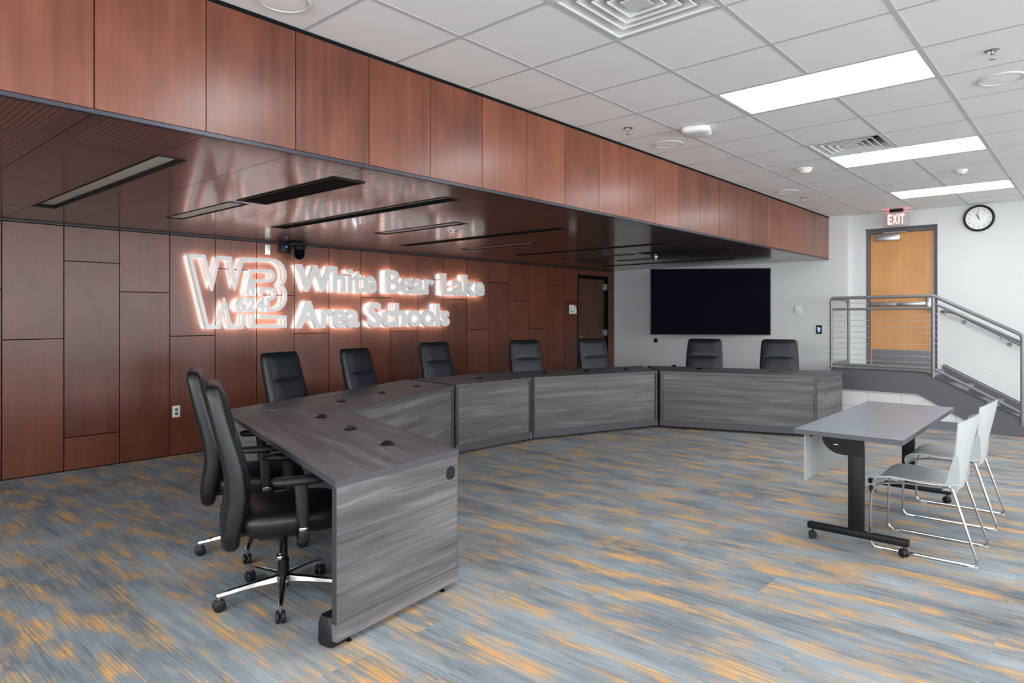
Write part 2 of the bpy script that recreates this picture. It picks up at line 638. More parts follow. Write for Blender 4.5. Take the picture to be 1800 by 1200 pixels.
# ------------------------------------------------------------------ soffit (underside of the bulkhead) with slots
LONG = [(-6.25, -3.76, 1.395, 1.548), (-6.02, -3.55, 3.255, 3.41), (-6.40, -3.95, 5.12, 5.27), (-6.22, -3.80, 7.02, 7.17), (-6.50, -4.15, 9.60, 9.75)]
SHORT = [(-6.10, -4.90, 2.325, 2.475), (-5.66, -4.43, 4.205, 4.355), (-6.20, -5.02, 5.96, 6.11), (-6.12, -4.90, 7.97, 8.12), (-5.68, -4.43, 8.80, 8.95)]
VENT = [(-4.80, -3.54, 2.33, 2.565), (-4.77, -3.52, 7.93, 8.16)]
holes = LONG + SHORT + VENT
b = MB()
b.mat('dark').box(-7.5, XF - 0.03, YN, YB, ZS + 0.10, ZS + 0.13)
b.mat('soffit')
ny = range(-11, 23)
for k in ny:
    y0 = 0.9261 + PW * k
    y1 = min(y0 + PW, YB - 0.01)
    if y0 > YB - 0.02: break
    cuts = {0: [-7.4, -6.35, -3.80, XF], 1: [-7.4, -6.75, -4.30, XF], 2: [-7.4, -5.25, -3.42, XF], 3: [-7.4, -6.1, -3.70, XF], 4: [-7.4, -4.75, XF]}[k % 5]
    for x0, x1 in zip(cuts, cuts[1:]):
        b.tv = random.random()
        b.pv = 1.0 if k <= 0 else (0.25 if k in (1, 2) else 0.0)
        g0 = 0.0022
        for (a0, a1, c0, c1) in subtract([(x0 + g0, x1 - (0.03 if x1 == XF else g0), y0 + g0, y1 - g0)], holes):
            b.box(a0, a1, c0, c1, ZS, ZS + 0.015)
b.pv = 0
b.obj('ceiling_soffit', kind='structure', smooth=0)

# fascia
b = MB()
b.mat('dark').box(XF - 0.16, XF - 0.022, YN, YB2 - 0.01, ZS + 0.02, ZC)
b.mat('fascia')
for k in range(-11, 23):
    y0 = 0.9261 + PW * k
    y1 = min(y0 + PW, YB2 - 0.012)
    if y1 - y0 < 0.05: break
    b.tv = random.random()
    b.box(XF - 0.02, XF, y0 + 0.0025, y1 - 0.0025, ZS + 0.018, ZC - 0.022)
b.obj('wall_bulkhead', kind='structure', smooth=0)
b = MB().mat('hull')
b.box(XF - 0.032, XF + 0.003, YN, YB, ZS - 0.003, ZS + 0.014)
b.obj('trim_1', kind='structure', smooth=0)
b = MB().mat('mblack')
b.box(XF - 0.022, XF + 0.004, YN, YB2 - 0.01, ZC - 0.02, ZC - 0.002)
b.obj('trim_2', kind='structure', smooth=0)
b = MB().mat('edge_d')
wall_box(b, YN, YB, ZS - 0.012, ZS - 0.001, 0.0, 0.012)
b.obj('trim_3', kind='structure', smooth=0)


# slot fixtures in the soffit
def slot_light(rc, label, group):
    x0, x1, y0, y1 = rc
    cx, cy = (x0 + x1) / 2, (y0 + y1) / 2
    t = thing('slot_light', label, 'ceiling light', (cx, cy, ZS), 0, group)
    hx, hy = (x1 - x0) / 2, (y1 - y0) / 2
    f = MB().mat('black')
    tk = 0.007
    f.box(-hx, hx, -hy, -hy + tk, -0.004, 0.05).box(-hx, hx, hy - tk, hy, -0.004, 0.05)
    f.box(-hx, -hx + tk, -hy + tk, hy - tk, -0.004, 0.05).box(hx - tk, hx, -hy + tk, hy - tk, -0.004, 0.05)
    f.obj('frame', t, smooth=0)
    f = MB().mat('lens')
    dz = 0.026 if group.startswith('long') else 0.006
    f.box(-hx + tk, hx - tk, -hy + tk, hy - tk, dz, dz + 0.006)
    f.obj('diffuser', t, smooth=0)
    return t


names_l = ['long unlit slot light nearest the camera in the wood soffit, left of the vent grille',
           'long unlit slot light just behind the black vent grille in the wood soffit',
           'long unlit slot light in the soffit above the third desk section',
           'long unlit slot light in the soffit left of the far black vent',
           'long unlit slot light nearest the back wall in the wood soffit']
names_s = ['short unlit slot light end to end with the near black vent grille',
           'short unlit slot light just left of the near soffit sprinkler',
           'short unlit slot light in the soffit above the far end of the sign',
           'short unlit slot light end to end with the far black vent grille',
           'short unlit slot light beside the far soffit sprinkler, near the angled screen']
for rc, nm in zip(LONG, names_l):
    slot_light(rc, nm, 'long slot lights in the wood soffit')
for rc, nm in zip(SHORT, names_s):
    slot_light(rc, nm, 'short slot lights in the wood soffit')
for rc, nm in zip(VENT, ['black slatted air grille in the wood soffit, nearer one of two', 'black slatted air grille in the wood soffit above the far desk, farther one of two']):
    x0, x1, y0, y1 = rc
    t = thing('vent_grille', nm, 'vent', ((x0 + x1) / 2, (y0 + y1) / 2, ZS), 0, 'black air grilles in the soffit')
    hx, hy = (x1 - x0) / 2, (y1 - y0) / 2
    f = MB().mat('black')
    tk = 0.014
    f.box(-hx, hx, -hy, -hy + tk, -0.006, 0.05).box(-hx, hx, hy - tk, hy, -0.006, 0.05)
    f.box(-hx, -hx + tk, -hy + tk, hy - tk, -0.006, 0.05).box(hx - tk, hx, -hy + tk, hy - tk, -0.006, 0.05)
    f.box(-hx + tk, hx - tk, -hy + tk, hy - tk, 0.045, 0.05)
    f.obj('frame', t, smooth=0)
    for i in range(5):
        y = -hy + tk + (2 * hy - 2 * tk) * (i + 0.5) / 5
        f = MB().mat('plastic')
        f.box(-hx + tk, hx - tk, -0.004, 0.004, -0.017, 0.017, X=Matrix.Translation((0, y, 0.018)) @ Matrix.Rotation(rad(30), 4, 'X'))
        f.obj('slat', t, smooth=0)


# ------------------------------------------------------------------ suspended ceiling
troffers = []
for j in range(-3, 3):
    for i in (1, 6, 11):
        troffers.append((GX0 + i * T, GX0 + (i + 2) * T, GY0 + (2 + 4 * j) * T, GY0 + (3 + 4 * j) * T))
diffs = [(GX0 + T, GX0 + 2 * T, GY0 - T, GY0), (GX0 + T, GX0 + 2 * T, GY0 + 5 * T, GY0 + 6 * T)]
ch = troffers + diffs
b = MB()
gw = 0.012
i0, i1 = -1, 15
j0, j1 = -12, 13
for i in range(i0, i1):
    for j in range(j0, j1):
        xa, xb = max(GX0 + i * T, XF + 0.002), min(GX0 + (i + 1) * T, XR)
        ya, yb = max(GY0 + j * T, YN), min(GY0 + (j + 1) * T, YB2)
        if xb - xa < 0.03 or yb - ya < 0.03: continue
        cx, cy = (xa + xb) / 2, (ya + yb) / 2
        if any(h[0] < cx < h[1] and h[2] < cy < h[3] for h in ch): continue
        b.mat('tile')
        b.box(xa + gw * 0.7, xb - gw * 0.7, ya + gw * 0.7, yb - gw * 0.7, ZC - 0.001, ZC + 0.016)
b.mat('tbar')
for i in range(i0 + 1, i1):
    x = GX0 + i * T
    for (a0, a1, c0, c1) in subtract([(x - gw, x + gw, YN, YB2)], [(h[0] + gw, h[1] - gw, h[2], h[3]) for h in ch]):
        b.box(a0, a1, c0, c1, ZC - 0.004 + 0.001, ZC + 0.02)
for j in range(j0 + 1, j1):
    y = GY0 + j * T
    for i in range(i0, i1):
        xa, xb = max(GX0 + i * T + gw, XF + 0.004), min(GX0 + (i + 1) * T - gw, XR)
        if xb - xa < 0.03 or y > YB2 - 0.02: continue
        if any(h[0] < (xa + xb) / 2 < h[1] and h[2] + 0.01 < y < h[3] - 0.01 for h in ch): continue
        b.box(xa, xb, y - gw, y + gw, ZC - 0.0035 + 0.001, ZC + 0.018)
b.mat('tile').box(XF - 0.1, XR + 0.1, YN - 0.1, YB2 + 0.15, ZC + 0.13, ZC + 0.16)
b.obj('ceiling', kind='structure', smooth=0)
b = MB().mat('tbar')
b.box(XF + 0.005, XR, YB2 - 0.02, YB2 - 0.001, ZC - 0.004, ZC - 0.001)
b.obj('trim_4', kind='structure', smooth=0)


def troffer(rc, label, group=None):
    x0, x1, y0, y1 = rc
    t = thing('ceiling_light', label, 'ceiling light', ((x0 + x1) / 2, (y0 + y1) / 2, ZC), 0, group)
    hx, hy = (x1 - x0) / 2 - gw, (y1 - y0) / 2 - gw
    f = MB().mat('whitem')
    tk = 0.012
    f.box(-hx, hx, -hy, -hy + tk, -0.002, 0.06).box(-hx, hx, hy - tk, hy, -0.002, 0.06)
    f.box(-hx, -hx + tk, -hy + tk, hy - tk, -0.002, 0.06).box(hx - tk, hx, -hy + tk, hy - tk, -0.002, 0.06)
    f.obj('frame', t, smooth=0)
    f = MB().mat('light')
    f.box(-hx + tk, hx - tk, -hy + tk, hy - tk, 0.003, 0.008)
    f.obj('diffuser', t, smooth=0)


LT = {(1, 0): 'lit rectangular ceiling panel nearest the camera, largest of the three',
      (1, 1): 'lit rectangular ceiling panel beside the four-way air diffuser, middle of three',
      (1, 2): 'lit rectangular ceiling panel nearest the exit sign, smallest of three'}
n = 0
for j in range(-3, 3):
    for i in (1, 6, 11):
        rc = troffers[n]
        n += 1
        if (i, j) in LT:
            troffer(rc, LT[(i, j)], 'lit panels in the white ceiling')
        else:
            troffer(rc, 'lit ceiling panel out of sight behind or beside the camera', 'lit panels out of sight')


def diffuser(rc, label):
    x0, x1, y0, y1 = rc
    t = thing('air_diffuser', label, 'air diffuser', ((x0 + x1) / 2, (y0 + y1) / 2, ZC), 0, 'four-way air diffusers')
    h = (x1 - x0) / 2 - gw

    def sq(r, z):
        return [(-r, -r, z), (r, -r, z), (r, r, z), (-r, r, z)]
    f = MB().mat('whitem')
    f.loft([sq(h, 0.0), sq(h * 0.985, -0.004), sq(h * 0.94, -0.004), sq(h * 0.93, 0.004), sq(h * 0.76, 0.045), sq(h * 0.76, 0.10), sq(h, 0.10)], cap=False)
    f.mat('mblack').box(-h, h, -h, h, 0.10, 0.105)
    f.obj('frame', t, smooth=0)
    for r in (0.72, 0.54, 0.36):
        f = MB().mat('whitem')
        f.loft([sq(h * r, 0.004), sq(h * r * 0.985, -0.002), sq(h * (r - 0.13), 0.055), sq(h * (r - 0.125), 0.062), sq(h * r, 0.008)], cap=False)
        f.obj('cone', t, smooth=0)
    f = MB().mat('whitem')
    f.loft([sq(h * 0.20, -0.002), sq(h * 0.20, 0.004), sq(h * 0.05, 0.045), sq(h * 0.01, 0.05)])
    f.obj('centre_plate', t, smooth=0)


diffuser(diffs[0], 'white four-way air diffuser at the top edge of the photo, closest to camera')
diffuser(diffs[1], 'white four-way air diffuser touching the middle lit ceiling panel')


def ceil_X(x, y, z=ZC):
    return (x, y, z)


def sprinkler(x, y, label, z=ZC, mat='chrome'):
    t = thing('sprinkler', label, 'sprinkler', (x, y, z), 0, 'sprinkler heads')
    f = MB().mat('chrome')
    f.lathe([(0.0, 0), (0.040, 0), (0.040, -0.003), (0.032, -0.007), (0.018, -0.007), (0.016, 0.0)], 24)
    f.obj('escutcheon', t)
    f = MB().mat('steel')
    f.lathe([(0.009, 0), (0.009, -0.018), (0.012, -0.02), (0.012, -0.024), (0.004, -0.026)], 16)
    for s in (-1, 1):
        f.tube([(0.009 * s, 0, -0.02), (0.015 * s, 0, -0.032), (0.003 * s, 0, -0.05)], 0.0022, 8)
    f.lathe([(0.0, -0.050), (0.017, -0.050), (0.017, -0.052), (0.0, -0.054)], 16)
    f.obj('deflector', t)


sprinkler(-2.878, 4.642, 'chrome sprinkler head in the white ceiling left of the access point')
sprinkler(-0.484, 4.665, 'chrome sprinkler head at upper right of the white ceiling')
sprinkler(-2.896, 8.87, 'small chrome sprinkler head in the white ceiling at the far end of the fascia')
sprinkler(-4.90, 4.62, 'chrome sprinkler head in the wood soffit above the second desk section', ZS - 0.0005)
sprinkler(-4.90, 8.66, 'chrome sprinkler head in the wood soffit near the angled screen', ZS - 0.0005)


def speaker(x, y, label):
    t = thing('ceiling_speaker', label, 'speaker', (x, y, ZC), 0, 'round ceiling speakers')
    f = MB().mat('whitem')
    f.lathe([(0.0, 0.0), (0.128, 0.0), (0.130, -0.004), (0.124, -0.010), (0.112, -0.010), (0.110, -0.004), (0.109, 0.0)], 40)
    f.obj('rim', t)
    f = MB().mat('tile')
    f.lathe([(0.109, -0.003), (0.105, -0.007), (0.05, -0.009), (0.0, -0.009)], 40)
    f.obj('grille', t)


speaker(-2.883, 5.307, 'round white speaker grille in the ceiling right of the fascia sprinkler')
speaker(-0.497, 5.25, 'round white speaker grille at upper right of the ceiling')
speaker(-2.903, 8.3, 'round white speaker grille small and far along the fascia')
speaker(-2.943, 1.66, 'round white speaker grille cut off by the top edge above the fascia')

t = thing('access_point', 'white rounded square wireless access point on the ceiling grid', 'access point', (-2.47, 5.02, ZC), rad(18))
f = MB().mat('white')


def srect(hx, hy, z, rr=0.35, n=40, e=5.0):
    out = []
    for i in range(n):
        a = 2 * PI * i / n
        c, s = math.cos(a), math.sin(a)
        out.append((hx * abs(c) ** (2 / e) * (1 if c >= 0 else -1), hy * abs(s) ** (2 / e) * (1 if s >= 0 else -1), z))
    return out


f.loft([srect(0.085, 0.085, -0.001), srect(0.110, 0.110, -0.006), srect(0.112, 0.112, -0.035), srect(0.105, 0.105, -0.046), srect(0.08, 0.08, -0.052), srect(0.01, 0.01, -0.053)])
f.obj('housing', t, smooth=50)
f = MB().mat('mblack').lathe([(0.0, 0), (0.005, 0), (0.005, -0.002), (0, -0.002)], 12, X=Matrix.Translation((0.02, -0.101, -0.041)))
f.obj('status_light', t)

# smoke detectors
FONT = None


def text_mesh(body, bold=0.0):
    cu = bpy.data.curves.new('t', 'FONT')
    cu.body = body
    cu.size = 1.0
    cu.extrude = 0.5
    cu.offset = bold
    cu.resolution_u = 4
    o = bpy.data.objects.new('t', cu)
    C.objects.link(o)
    dg = bpy.context.evaluated_depsgraph_get()
    dg.update()
    me = bpy.data.meshes.new_from_object(o.evaluated_get(dg))
    V = [v.co.copy() for v in me.vertices]
    F = [tuple(p.vertices) for p in me.polygons]
    bpy.data.objects.remove(o)
    bpy.data.meshes.remove(me)
    bpy.data.curves.remove(cu)
    return V, F


def fit_text(b, body, x0, x1, y0, y1, fn, z0, z1, bold=0.0):
    """adds the text to b filling x0..x1 by y0..y1; fn(x,y,z)->point, z in z0..z1"""
    V, F = text_mesh(body, bold)
    ax, bx = min(v.x for v in V), max(v.x for v in V)
    ay, by = min(v.y for v in V), max(v.y for v in V)
    P = []
    for v in V:
        P.append(fn(x0 + (v.x - ax) / (bx - ax) * (x1 - x0), y0 + (v.y - ay) / (by - ay) * (y1 - y0), z0 + (v.z + 0.5) * (z1 - z0)))
    b.add(P, F)


t = thing('smoke_detector', 'white domed fire detector with red FIRE lettering beside the air diffuser', 'smoke detector', (-2.319, 7.13, ZC), 0)
f = MB().mat('white').lathe([(0.0, 0), (0.078, 0), (0.080, -0.008), (0.074, -0.014), (0.070, -0.018), (0.066, -0.030), (0.050, -0.046), (0.030, -0.052), (0.0, -0.053)], 36)
f.obj('housing', t)
f = MB().mat('red')
ang0 = rad(-115)
for kk, chx in enumerate('FIRE'):
    a = ang0 + (kk - 1.5) * 0.22
    er = Vector((math.cos(a), math.sin(a), 0))
    et = Vector((-math.sin(a), math.cos(a), 0))
    V_, F_ = None, None
    w0 = 0.004 if chx == 'I' else 0.011
    fit_text(f, chx, -w0 / 2, w0 / 2, -0.030, -0.019, lambda x, y, z: er * (0.070 + z - (abs(y) - 0.019) * 0.35) + et * x + Vector((0, 0, y)), 0.0, 0.001)
f.obj('print', t, smooth=0)
t = thing('smoke_detector', 'small plain white detector on the ceiling before the farthest lit panel', 'smoke detector', (-1.126, 8.28, ZC), 0)
f = MB().mat('white').lathe([(0.0, 0), (0.062, 0), (0.064, -0.008), (0.058, -0.016), (0.044, -0.036), (0.026, -0.044), (0.0, -0.045)], 36)
f.obj('housing', t)
f = MB().mat('ink').lathe([(0.0, -0.0445), (0.012, -0.0445), (0.010, -0.048), (0.0, -0.048)], 16)
f.obj('sensor', t)

# ------------------------------------------------------------------ painted walls
XJ = -2.905
LZ = 0.71            # landing height
DX0, DX1, DZ1 = -2.69, -1.765, 2.745
b = MB().mat('wall')
b.box(-7.5, XJ, YB, YB + 0.35, 0, ZC)
b.obj('wall_back', kind='structure', smooth=0)
b = MB().mat('wall')
for (a0, a1, c0, c1) in subtract([(XJ, XR + 0.1, 0, ZC + 0.02)], [(DX0, DX1, LZ - 0.05, DZ1)]):
    b.box(a0, a1, YB2, YB2 + 0.25, c0, c1)
b.obj('wall_back_right', kind='structure', smooth=0)
WR = [(-3.4 + 2.2 * i, -3.4 + 2.2 * i + 2.1, 0.95, 2.75) for i in range(6)]
WF = [(-6.0 + 1.9 * i, -6.0 + 1.9 * i + 1.8, 0.95, 2.75) for i in range(6)]  # windows behind the camera, added for front lighting
b = MB().mat('wall')
for (a0, a1, c0, c1) in subtract([(YN, YB2, 0, ZC + 0.02)], WR):
    b.box(XR, XR + 0.15, a0, a1, c0, c1)
b.obj('wall_right', kind='structure', smooth=0)
b = MB().mat('wall')
for (a0, a1, c0, c1) in subtract([(-7.6, XR + 0.15, 0, ZC + 0.02)], WF):
    b.box(a0, a1, YN - 0.15, YN, c0, c1)
b.obj('wall_front', kind='structure', smooth=0)
for q, (wl, side) in enumerate([(w_, 0) for w_ in WR] + [(w_, 1) for w_ in WF]):
    a0, a1, c0, c1 = wl
    b = MB().mat('frame')
    for (u0, u1, v0, v1) in ((a0, a1, c0, c0 + 0.05), (a0, a1, c1 - 0.05, c1), (a0, a0 + 0.05, c0 + 0.05, c1 - 0.05), (a1 - 0.05, a1, c0 + 0.05, c1 - 0.05)):
        if side == 0:
            b.box(XR + 0.05, XR + 0.10, u0, u1, v0, v1)
        else:
            b.box(u0, u1, YN - 0.10, YN - 0.05, v0, v1)
    b.obj('window_%d' % (q + 1), kind='structure', smooth=0)  # unseen windows, added along with the daylight lamps

# exit door
b = MB().mat('frame')
jw = 0.05
yd = YB2 + 0.10
b.box(DX0, DX0 + jw, yd - 0.045, yd + 0.07, LZ, DZ1 - 0.02).box(DX1 - jw, DX1, yd - 0.045, yd + 0.07, LZ, DZ1 - 0.02)
b.box(DX0 + jw, DX1 - jw, yd - 0.045, yd + 0.07, DZ1 - 0.02 - jw, DZ1 - 0.02)
b.box(DX0, DX1, yd + 0.07, yd + 0.12, LZ, DZ1)
b.box(DX0, DX1, YB2 - 0.001, yd - 0.045, DZ1 - 0.02, DZ1 - 0.001)
d2 = b.obj('door_2', kind='structure', smooth=0)
b = MB().mat('door_oak')
b.tv = 0.45
b.box(DX0 + jw + 0.003, DX1 - jw - 0.003, yd, yd + 0.044, LZ + 0.012, DZ1 - 0.02 - jw - 0.003)
b.obj('door_leaf', d2, smooth=0)
b = MB().mat('kick')
b.box(DX0 + jw + 0.02, DX1 - jw - 0.02, yd - 0.002, yd, LZ + 0.02, LZ + 0.25)
b.obj('kick_plate', d2, smooth=0)
b = MB().mat('steel')
b.box(DX0 + jw + 0.01, DX1 - jw - 0.03, yd - 0.045, yd - 0.015, 1.595, 1.655, r=0.006)
b.box(DX0 + jw + 0.36, DX1 - jw - 0.10, yd - 0.062, yd - 0.045, 1.603, 1.647, r=0.005)
b.box(DX1 - jw - 0.10, DX1 - jw - 0.03, yd - 0.06, yd, 1.54, 1.71, r=0.006)
b.box(DX0 + jw + 0.01, DX0 + jw + 0.05, yd - 0.02, yd, 1.60, 1.65)
b.obj('panic_bar', d2)
b = MB().mat('steel')
b.box(-2.56, -2.24, yd - 0.06, yd, 2.560, 2.655, r=0.006)
b.obj('door_closer', d2)
b = MB().mat('steel')
b.cyl((-2.44, yd - 0.03, 2.635), (-2.44, yd - 0.03, 2.668), 0.012)
b.box(-2.45, -2.14, yd - 0.115, yd - 0.10, 2.665, 2.673, X=None)
b.tube([(-2.44, yd - 0.03, 2.664), (-2.44, yd - 0.105, 2.668)], 0.007, 8)
b.tube([(-2.15, yd - 0.105, 2.668), (-2.15, yd - 0.03, 2.69)], 0.009, 8)
b.obj('closer_arm', d2)

# ------------------------------------------------------------------ landing and stairs
YS = 10.04
t = thing('landing_stairs', 'grey landing with metal stringer and three steps below the exit door', 'stairs', (-1.7, YS, 0), 0)
ST_T, ST_R = 0.325, LZ / 4
xs0 = -1.68
f = MB().mat('stair')
# front stringer as one folded plate (in x-z), thickness in y
prof = [(-2.90, 0.43), (-1.83, 0.43), (-1.055, 0.0), (-0.38, 0.0), (-0.38, 0.03), (-1.755, LZ + 0.004), (-2.90, LZ + 0.004)]
X = Matrix.Translation((0, YS, 0)) @ Matrix.Rotation(PI / 2, 4, 'X')
f.prism(prof, -0.03, 0.0, X)
f.obj('stringer', t, world=True, smooth=0)
f = MB().mat('edge_d')
X2 = Matrix.Translation((0, YS, 0)) @ Matrix.Rotation(PI / 2, 4, 'X')
f.prism([(-2.90, LZ + 0.004), (-1.755, LZ + 0.004), (-0.38, 0.03), (-0.38, 0.042), (-1.752, LZ + 0.016), (-2.90, LZ + 0.016)], -0.045, 0.012, X2)
f.box(-1.832, -1.826, YS - 0.002, YS, 0.44, 0.44)
f.obj('stringer_cap', t, world=True, smooth=0)
f = MB().mat('stair')
f.prism([(-2.90, 0.0), (xs0, 0.0), (-0.38, 0.0), (-0.38, 0.10), (-1.64, LZ + 0.10), (-2.90, LZ + 0.10)] if False else
        [(-1.70, 0.0), (-0.30, 0.0), (-0.30, 0.04), (-1.67, LZ + 0.065), (-1.70, LZ + 0.065)], 0.0, 0.02,
        Matrix.Translation((0, YB2 - 0.001, 0)) @ Matrix.Rotation(PI / 2, 4, 'X'))
f.obj('wall_stringer', t, world=True, smooth=0)
f = MB().mat('tread')
f.box(-2.90, xs0, YS + 0.031, YB2 - 0.002, LZ - 0.05, LZ)
f.obj('landing_deck', t, world=True, smooth=0)
for i in range(3):
    z = LZ - ST_R * (i + 1)
    x0 = xs0 + ST_T * i
    f = MB().mat('tread')
    f.box(x0 - 0.02, x0 + ST_T + 0.02, YS + 0.031, YB2 - 0.022, z - 0.04, z)
    f.obj('tread', t, world=True, smooth=0)
for i in range(4):
    z = LZ - ST_R * i
    x0 = xs0 + ST_T * i
    f = MB().mat('stair')
    f.box(x0 - 0.012, x0, YS + 0.031, YB2 - 0.022, z - ST_R + 0.002, z - 0.002 - (0.05 if i == 0 else 0.04))
    f.obj('riser', t, world=True, smooth=0)
f = MB().mat('steel')
f.box(-2.64, -1.80, YB2 - 0.03, YB2 + 0.10, LZ, LZ + 0.012)
f.obj('threshold', t, world=True, smooth=0)
b = MB().mat('cmu')
b.prism([(-2.88, 0.0), (-1.03, 0.0), (-1.03, 0.06), (-1.76, 0.50), (-2.88, 0.50)], -0.12, -0.035,
        Matrix.Translation((0, YS, 0)) @ Matrix.Rotation(PI / 2, 4, 'X'))
b.obj('wall_landing', kind='structure', smooth=0)
b = MB().mat('base')
b.box(-2.88, -1.19, YS + 0.027, YS + 0.034, 0, 0.10)
b.obj('baseboard_landing', kind='structure', smooth=0)
b = MB().mat('base')
b.box(-7.0, XJ, YB - 0.008, YB - 0.0005, 0, 0.10)
b.obj('baseboard_back', kind='structure', smooth=0)

# railing
t = thing('stair_railing', 'grey tubular railing with steel cables around the landing and steps', 'railing', (-1.66, YS, LZ), 0)
R0 = 0.022
yr = YS + 0.0
xl, xm, xe = -2.895, -1.662, -0.745
SL = -0.535          # slope of the sloped rails
f = MB().mat('rail')
f.tube([(xl, yr, LZ + 0.02), (xl, yr, 1.700), (xm, yr, 1.712), (xm + 0.012, yr, 1.706), (xe, yr, 1.712 + SL * (xe - xm)), (xe + 0.0, yr, 0.12 + 0.02)], R0, 12, fillet=0.05)
f.obj('top_rail', t, world=True)
f = MB().mat('rail')
f.cyl((xm, yr, 0.66), (xm, yr, 1.70), R0)
f.obj('post', t, world=True)
f = MB().mat('rail')
f.tube([(xl + 0.02, yr, 1.545), (xm - 0.02, yr, 1.552)], 0.017, 12)
f.obj('middle_rail', t, world=True)
f = MB().mat('rail')
f.tube([(xl + 0.02, yr, 0.775), (xm - 0.02, yr, 0.775)], 0.019, 12)
f.obj('bottom_rail', t, world=True)
f = MB().mat('rail')
f.tube([(xm + 0.02, yr, 0.775 + SL * 0.02), (xe - 0.02, yr, 0.775 + SL * (xe - xm - 0.02))], 0.019, 12)
f.obj('bottom_rail', t, world=True)
f = MB().mat('rail')
f.tube([(xl, yr + 0.02, 1.690), (xl, YB2 - 0.09, 1.690), (xl, YB2 - 0.09, LZ + 0.0)], 0.019, 12, fillet=0.05)
f.tube([(xl, yr + 0.02, 0.775), (xl, YB2 - 0.11, 0.775)], 0.017, 12)
f.obj('side_rail', t, world=True)
f = MB().mat('rail')
zb = 1.712 + SL * (xe - xm)
f.tube([(xm + 0.02, yr + 0.09, 1.60), (xm + 0.10, yr + 0.09, 1.56), (xe + 0.25, yr + 0.09, 1.56 + SL * (xe + 0.15 - xm))], 0.017, 12, fillet=0.03)
for xx in (xm + 0.13, xm + 0.7):
    f.tube([(xx, yr + 0.09, 1.545 + SL * (xx - xm - 0.10)), (xx - 0.0, yr + 0.09, 1.50 + SL * (xx - xm - 0.10)), (xx - 0.0, yr, 1.49 + SL * (xx - xm - 0.10))], 0.008, 8, fillet=0.02)
f.obj('grab_rail', t, world=True)
for kx, (sx) in enumerate((1,)):
    for q in range(10):
        z = 1.625 if q == 0 else 1.465 - 0.0775 * (q - 1)
        f = MB().mat('cable')
        f.cyl((xl - 0.045, yr, z), (xm, yr, z + (0.005 if q < 2 else 0)), 0.0025, 6)
        f.cyl((xl - 0.045, yr, z), (xl - 0.02, yr, z), 0.006, 8)
        f.obj('cable', t, world=True, smooth=60)
for q in range(9):
    z = 1.50 - 0.0775 * q
    f = MB().mat('cable')
    f.cyl((xm, yr, z), (xe, yr, z + SL * (xe - xm)), 0.0022, 6)
    f.obj('cable', t, world=True, smooth=60)
for q in range(10):
    z = 1.60 - 0.079 * q
    f = MB().mat('cable')
    f.cyl((xl, yr, z), (xl, YB2 - 0.09, z), 0.0022, 6)
    f.obj('cable', t, world=True, smooth=60)
f = MB().mat('stair').box(xl - 0.04, xl + 0.04, yr - 0.01, yr + 0.06, LZ + 0.016, LZ + 0.026)
f.obj('base_flange', t, world=True)

t = thing('wall_handrail', 'light grey handrail on brackets along the white wall beside the steps', 'handrail', (-1.5, YB2, 1.4), 0)
yh = YB2 - 0.075
f = MB().mat('rail')
f.tube([(-1.70, YB2 - 0.005, 1.50), (-1.70, yh, 1.52), (-1.56, yh, 1.50), (-0.20, yh, 1.50 - 0.58 * 1.36)], 0.019, 12, fillet=0.04)
f.obj('rail', t, world=True)
for xx in (-1.45, -0.95, -0.45):
    zz = 1.50 - 0.58 * (xx + 1.56)
    f = MB().mat('steel')
    f.tube([(xx, yh, zz - 0.015), (xx, yh, zz - 0.06), (xx, YB2 - 0.006, zz - 0.07)], 0.007, 8, fillet=0.03)
    f.mat('rail').lathe([(0.0, 0), (0.03, 0), (0.03, 0.005), (0.0, 0.006)], 20, X=Matrix.Translation((xx, YB2, zz - 0.07)) @ Matrix.Rotation(PI / 2, 4, 'X'))
    f.obj('bracket', t, world=True)

# ------------------------------------------------------------------ exit sign, clock, wall plates
t = thing('exit_sign', 'lit white EXIT sign with red letters hanging over the wood door', 'exit sign', (-2.218, 10.70, ZC), 0)
f = MB().mat('black')
f.box(-0.085, 0.085, -0.03, 0.03, -0.042, 0.0, r=0.01)
f.obj('canopy', t)
f = MB().mat('exitbody')
f.box(-0.150, 0.150, -0.022, 0.022, -0.247, -0.048, r=0.006)
f.obj('housing', t)
f = MB().mat('exit')
xx = -0.105
for chx, wd in (('E', 0.050), ('X', 0.062), ('I', 0.018), ('T', 0.054)):
    fit_text(f.mat('exitrim'), chx, xx - 0.004, xx + wd + 0.004, -0.222, -0.074, lambda x, y, z: Vector((x, -0.0222 - z, y)), 0.0, 0.001, bold=0.07)
    fit_text(f.mat('exit'), chx, xx, xx + wd, -0.218, -0.078, lambda x, y, z: Vector((x, -0.0235 - z, y)), 0.0, 0.002, bold=0.03)
    xx += wd + 0.009
f.obj('letters', t, smooth=0)
f = MB().mat('exitup')
f.box(-0.145, -0.09, -0.016, 0.016, -0.0485, -0.0470).box(0.09, 0.145, -0.016, 0.016, -0.0485, -0.0470)
f.obj('glow_strip', t, smooth=0)

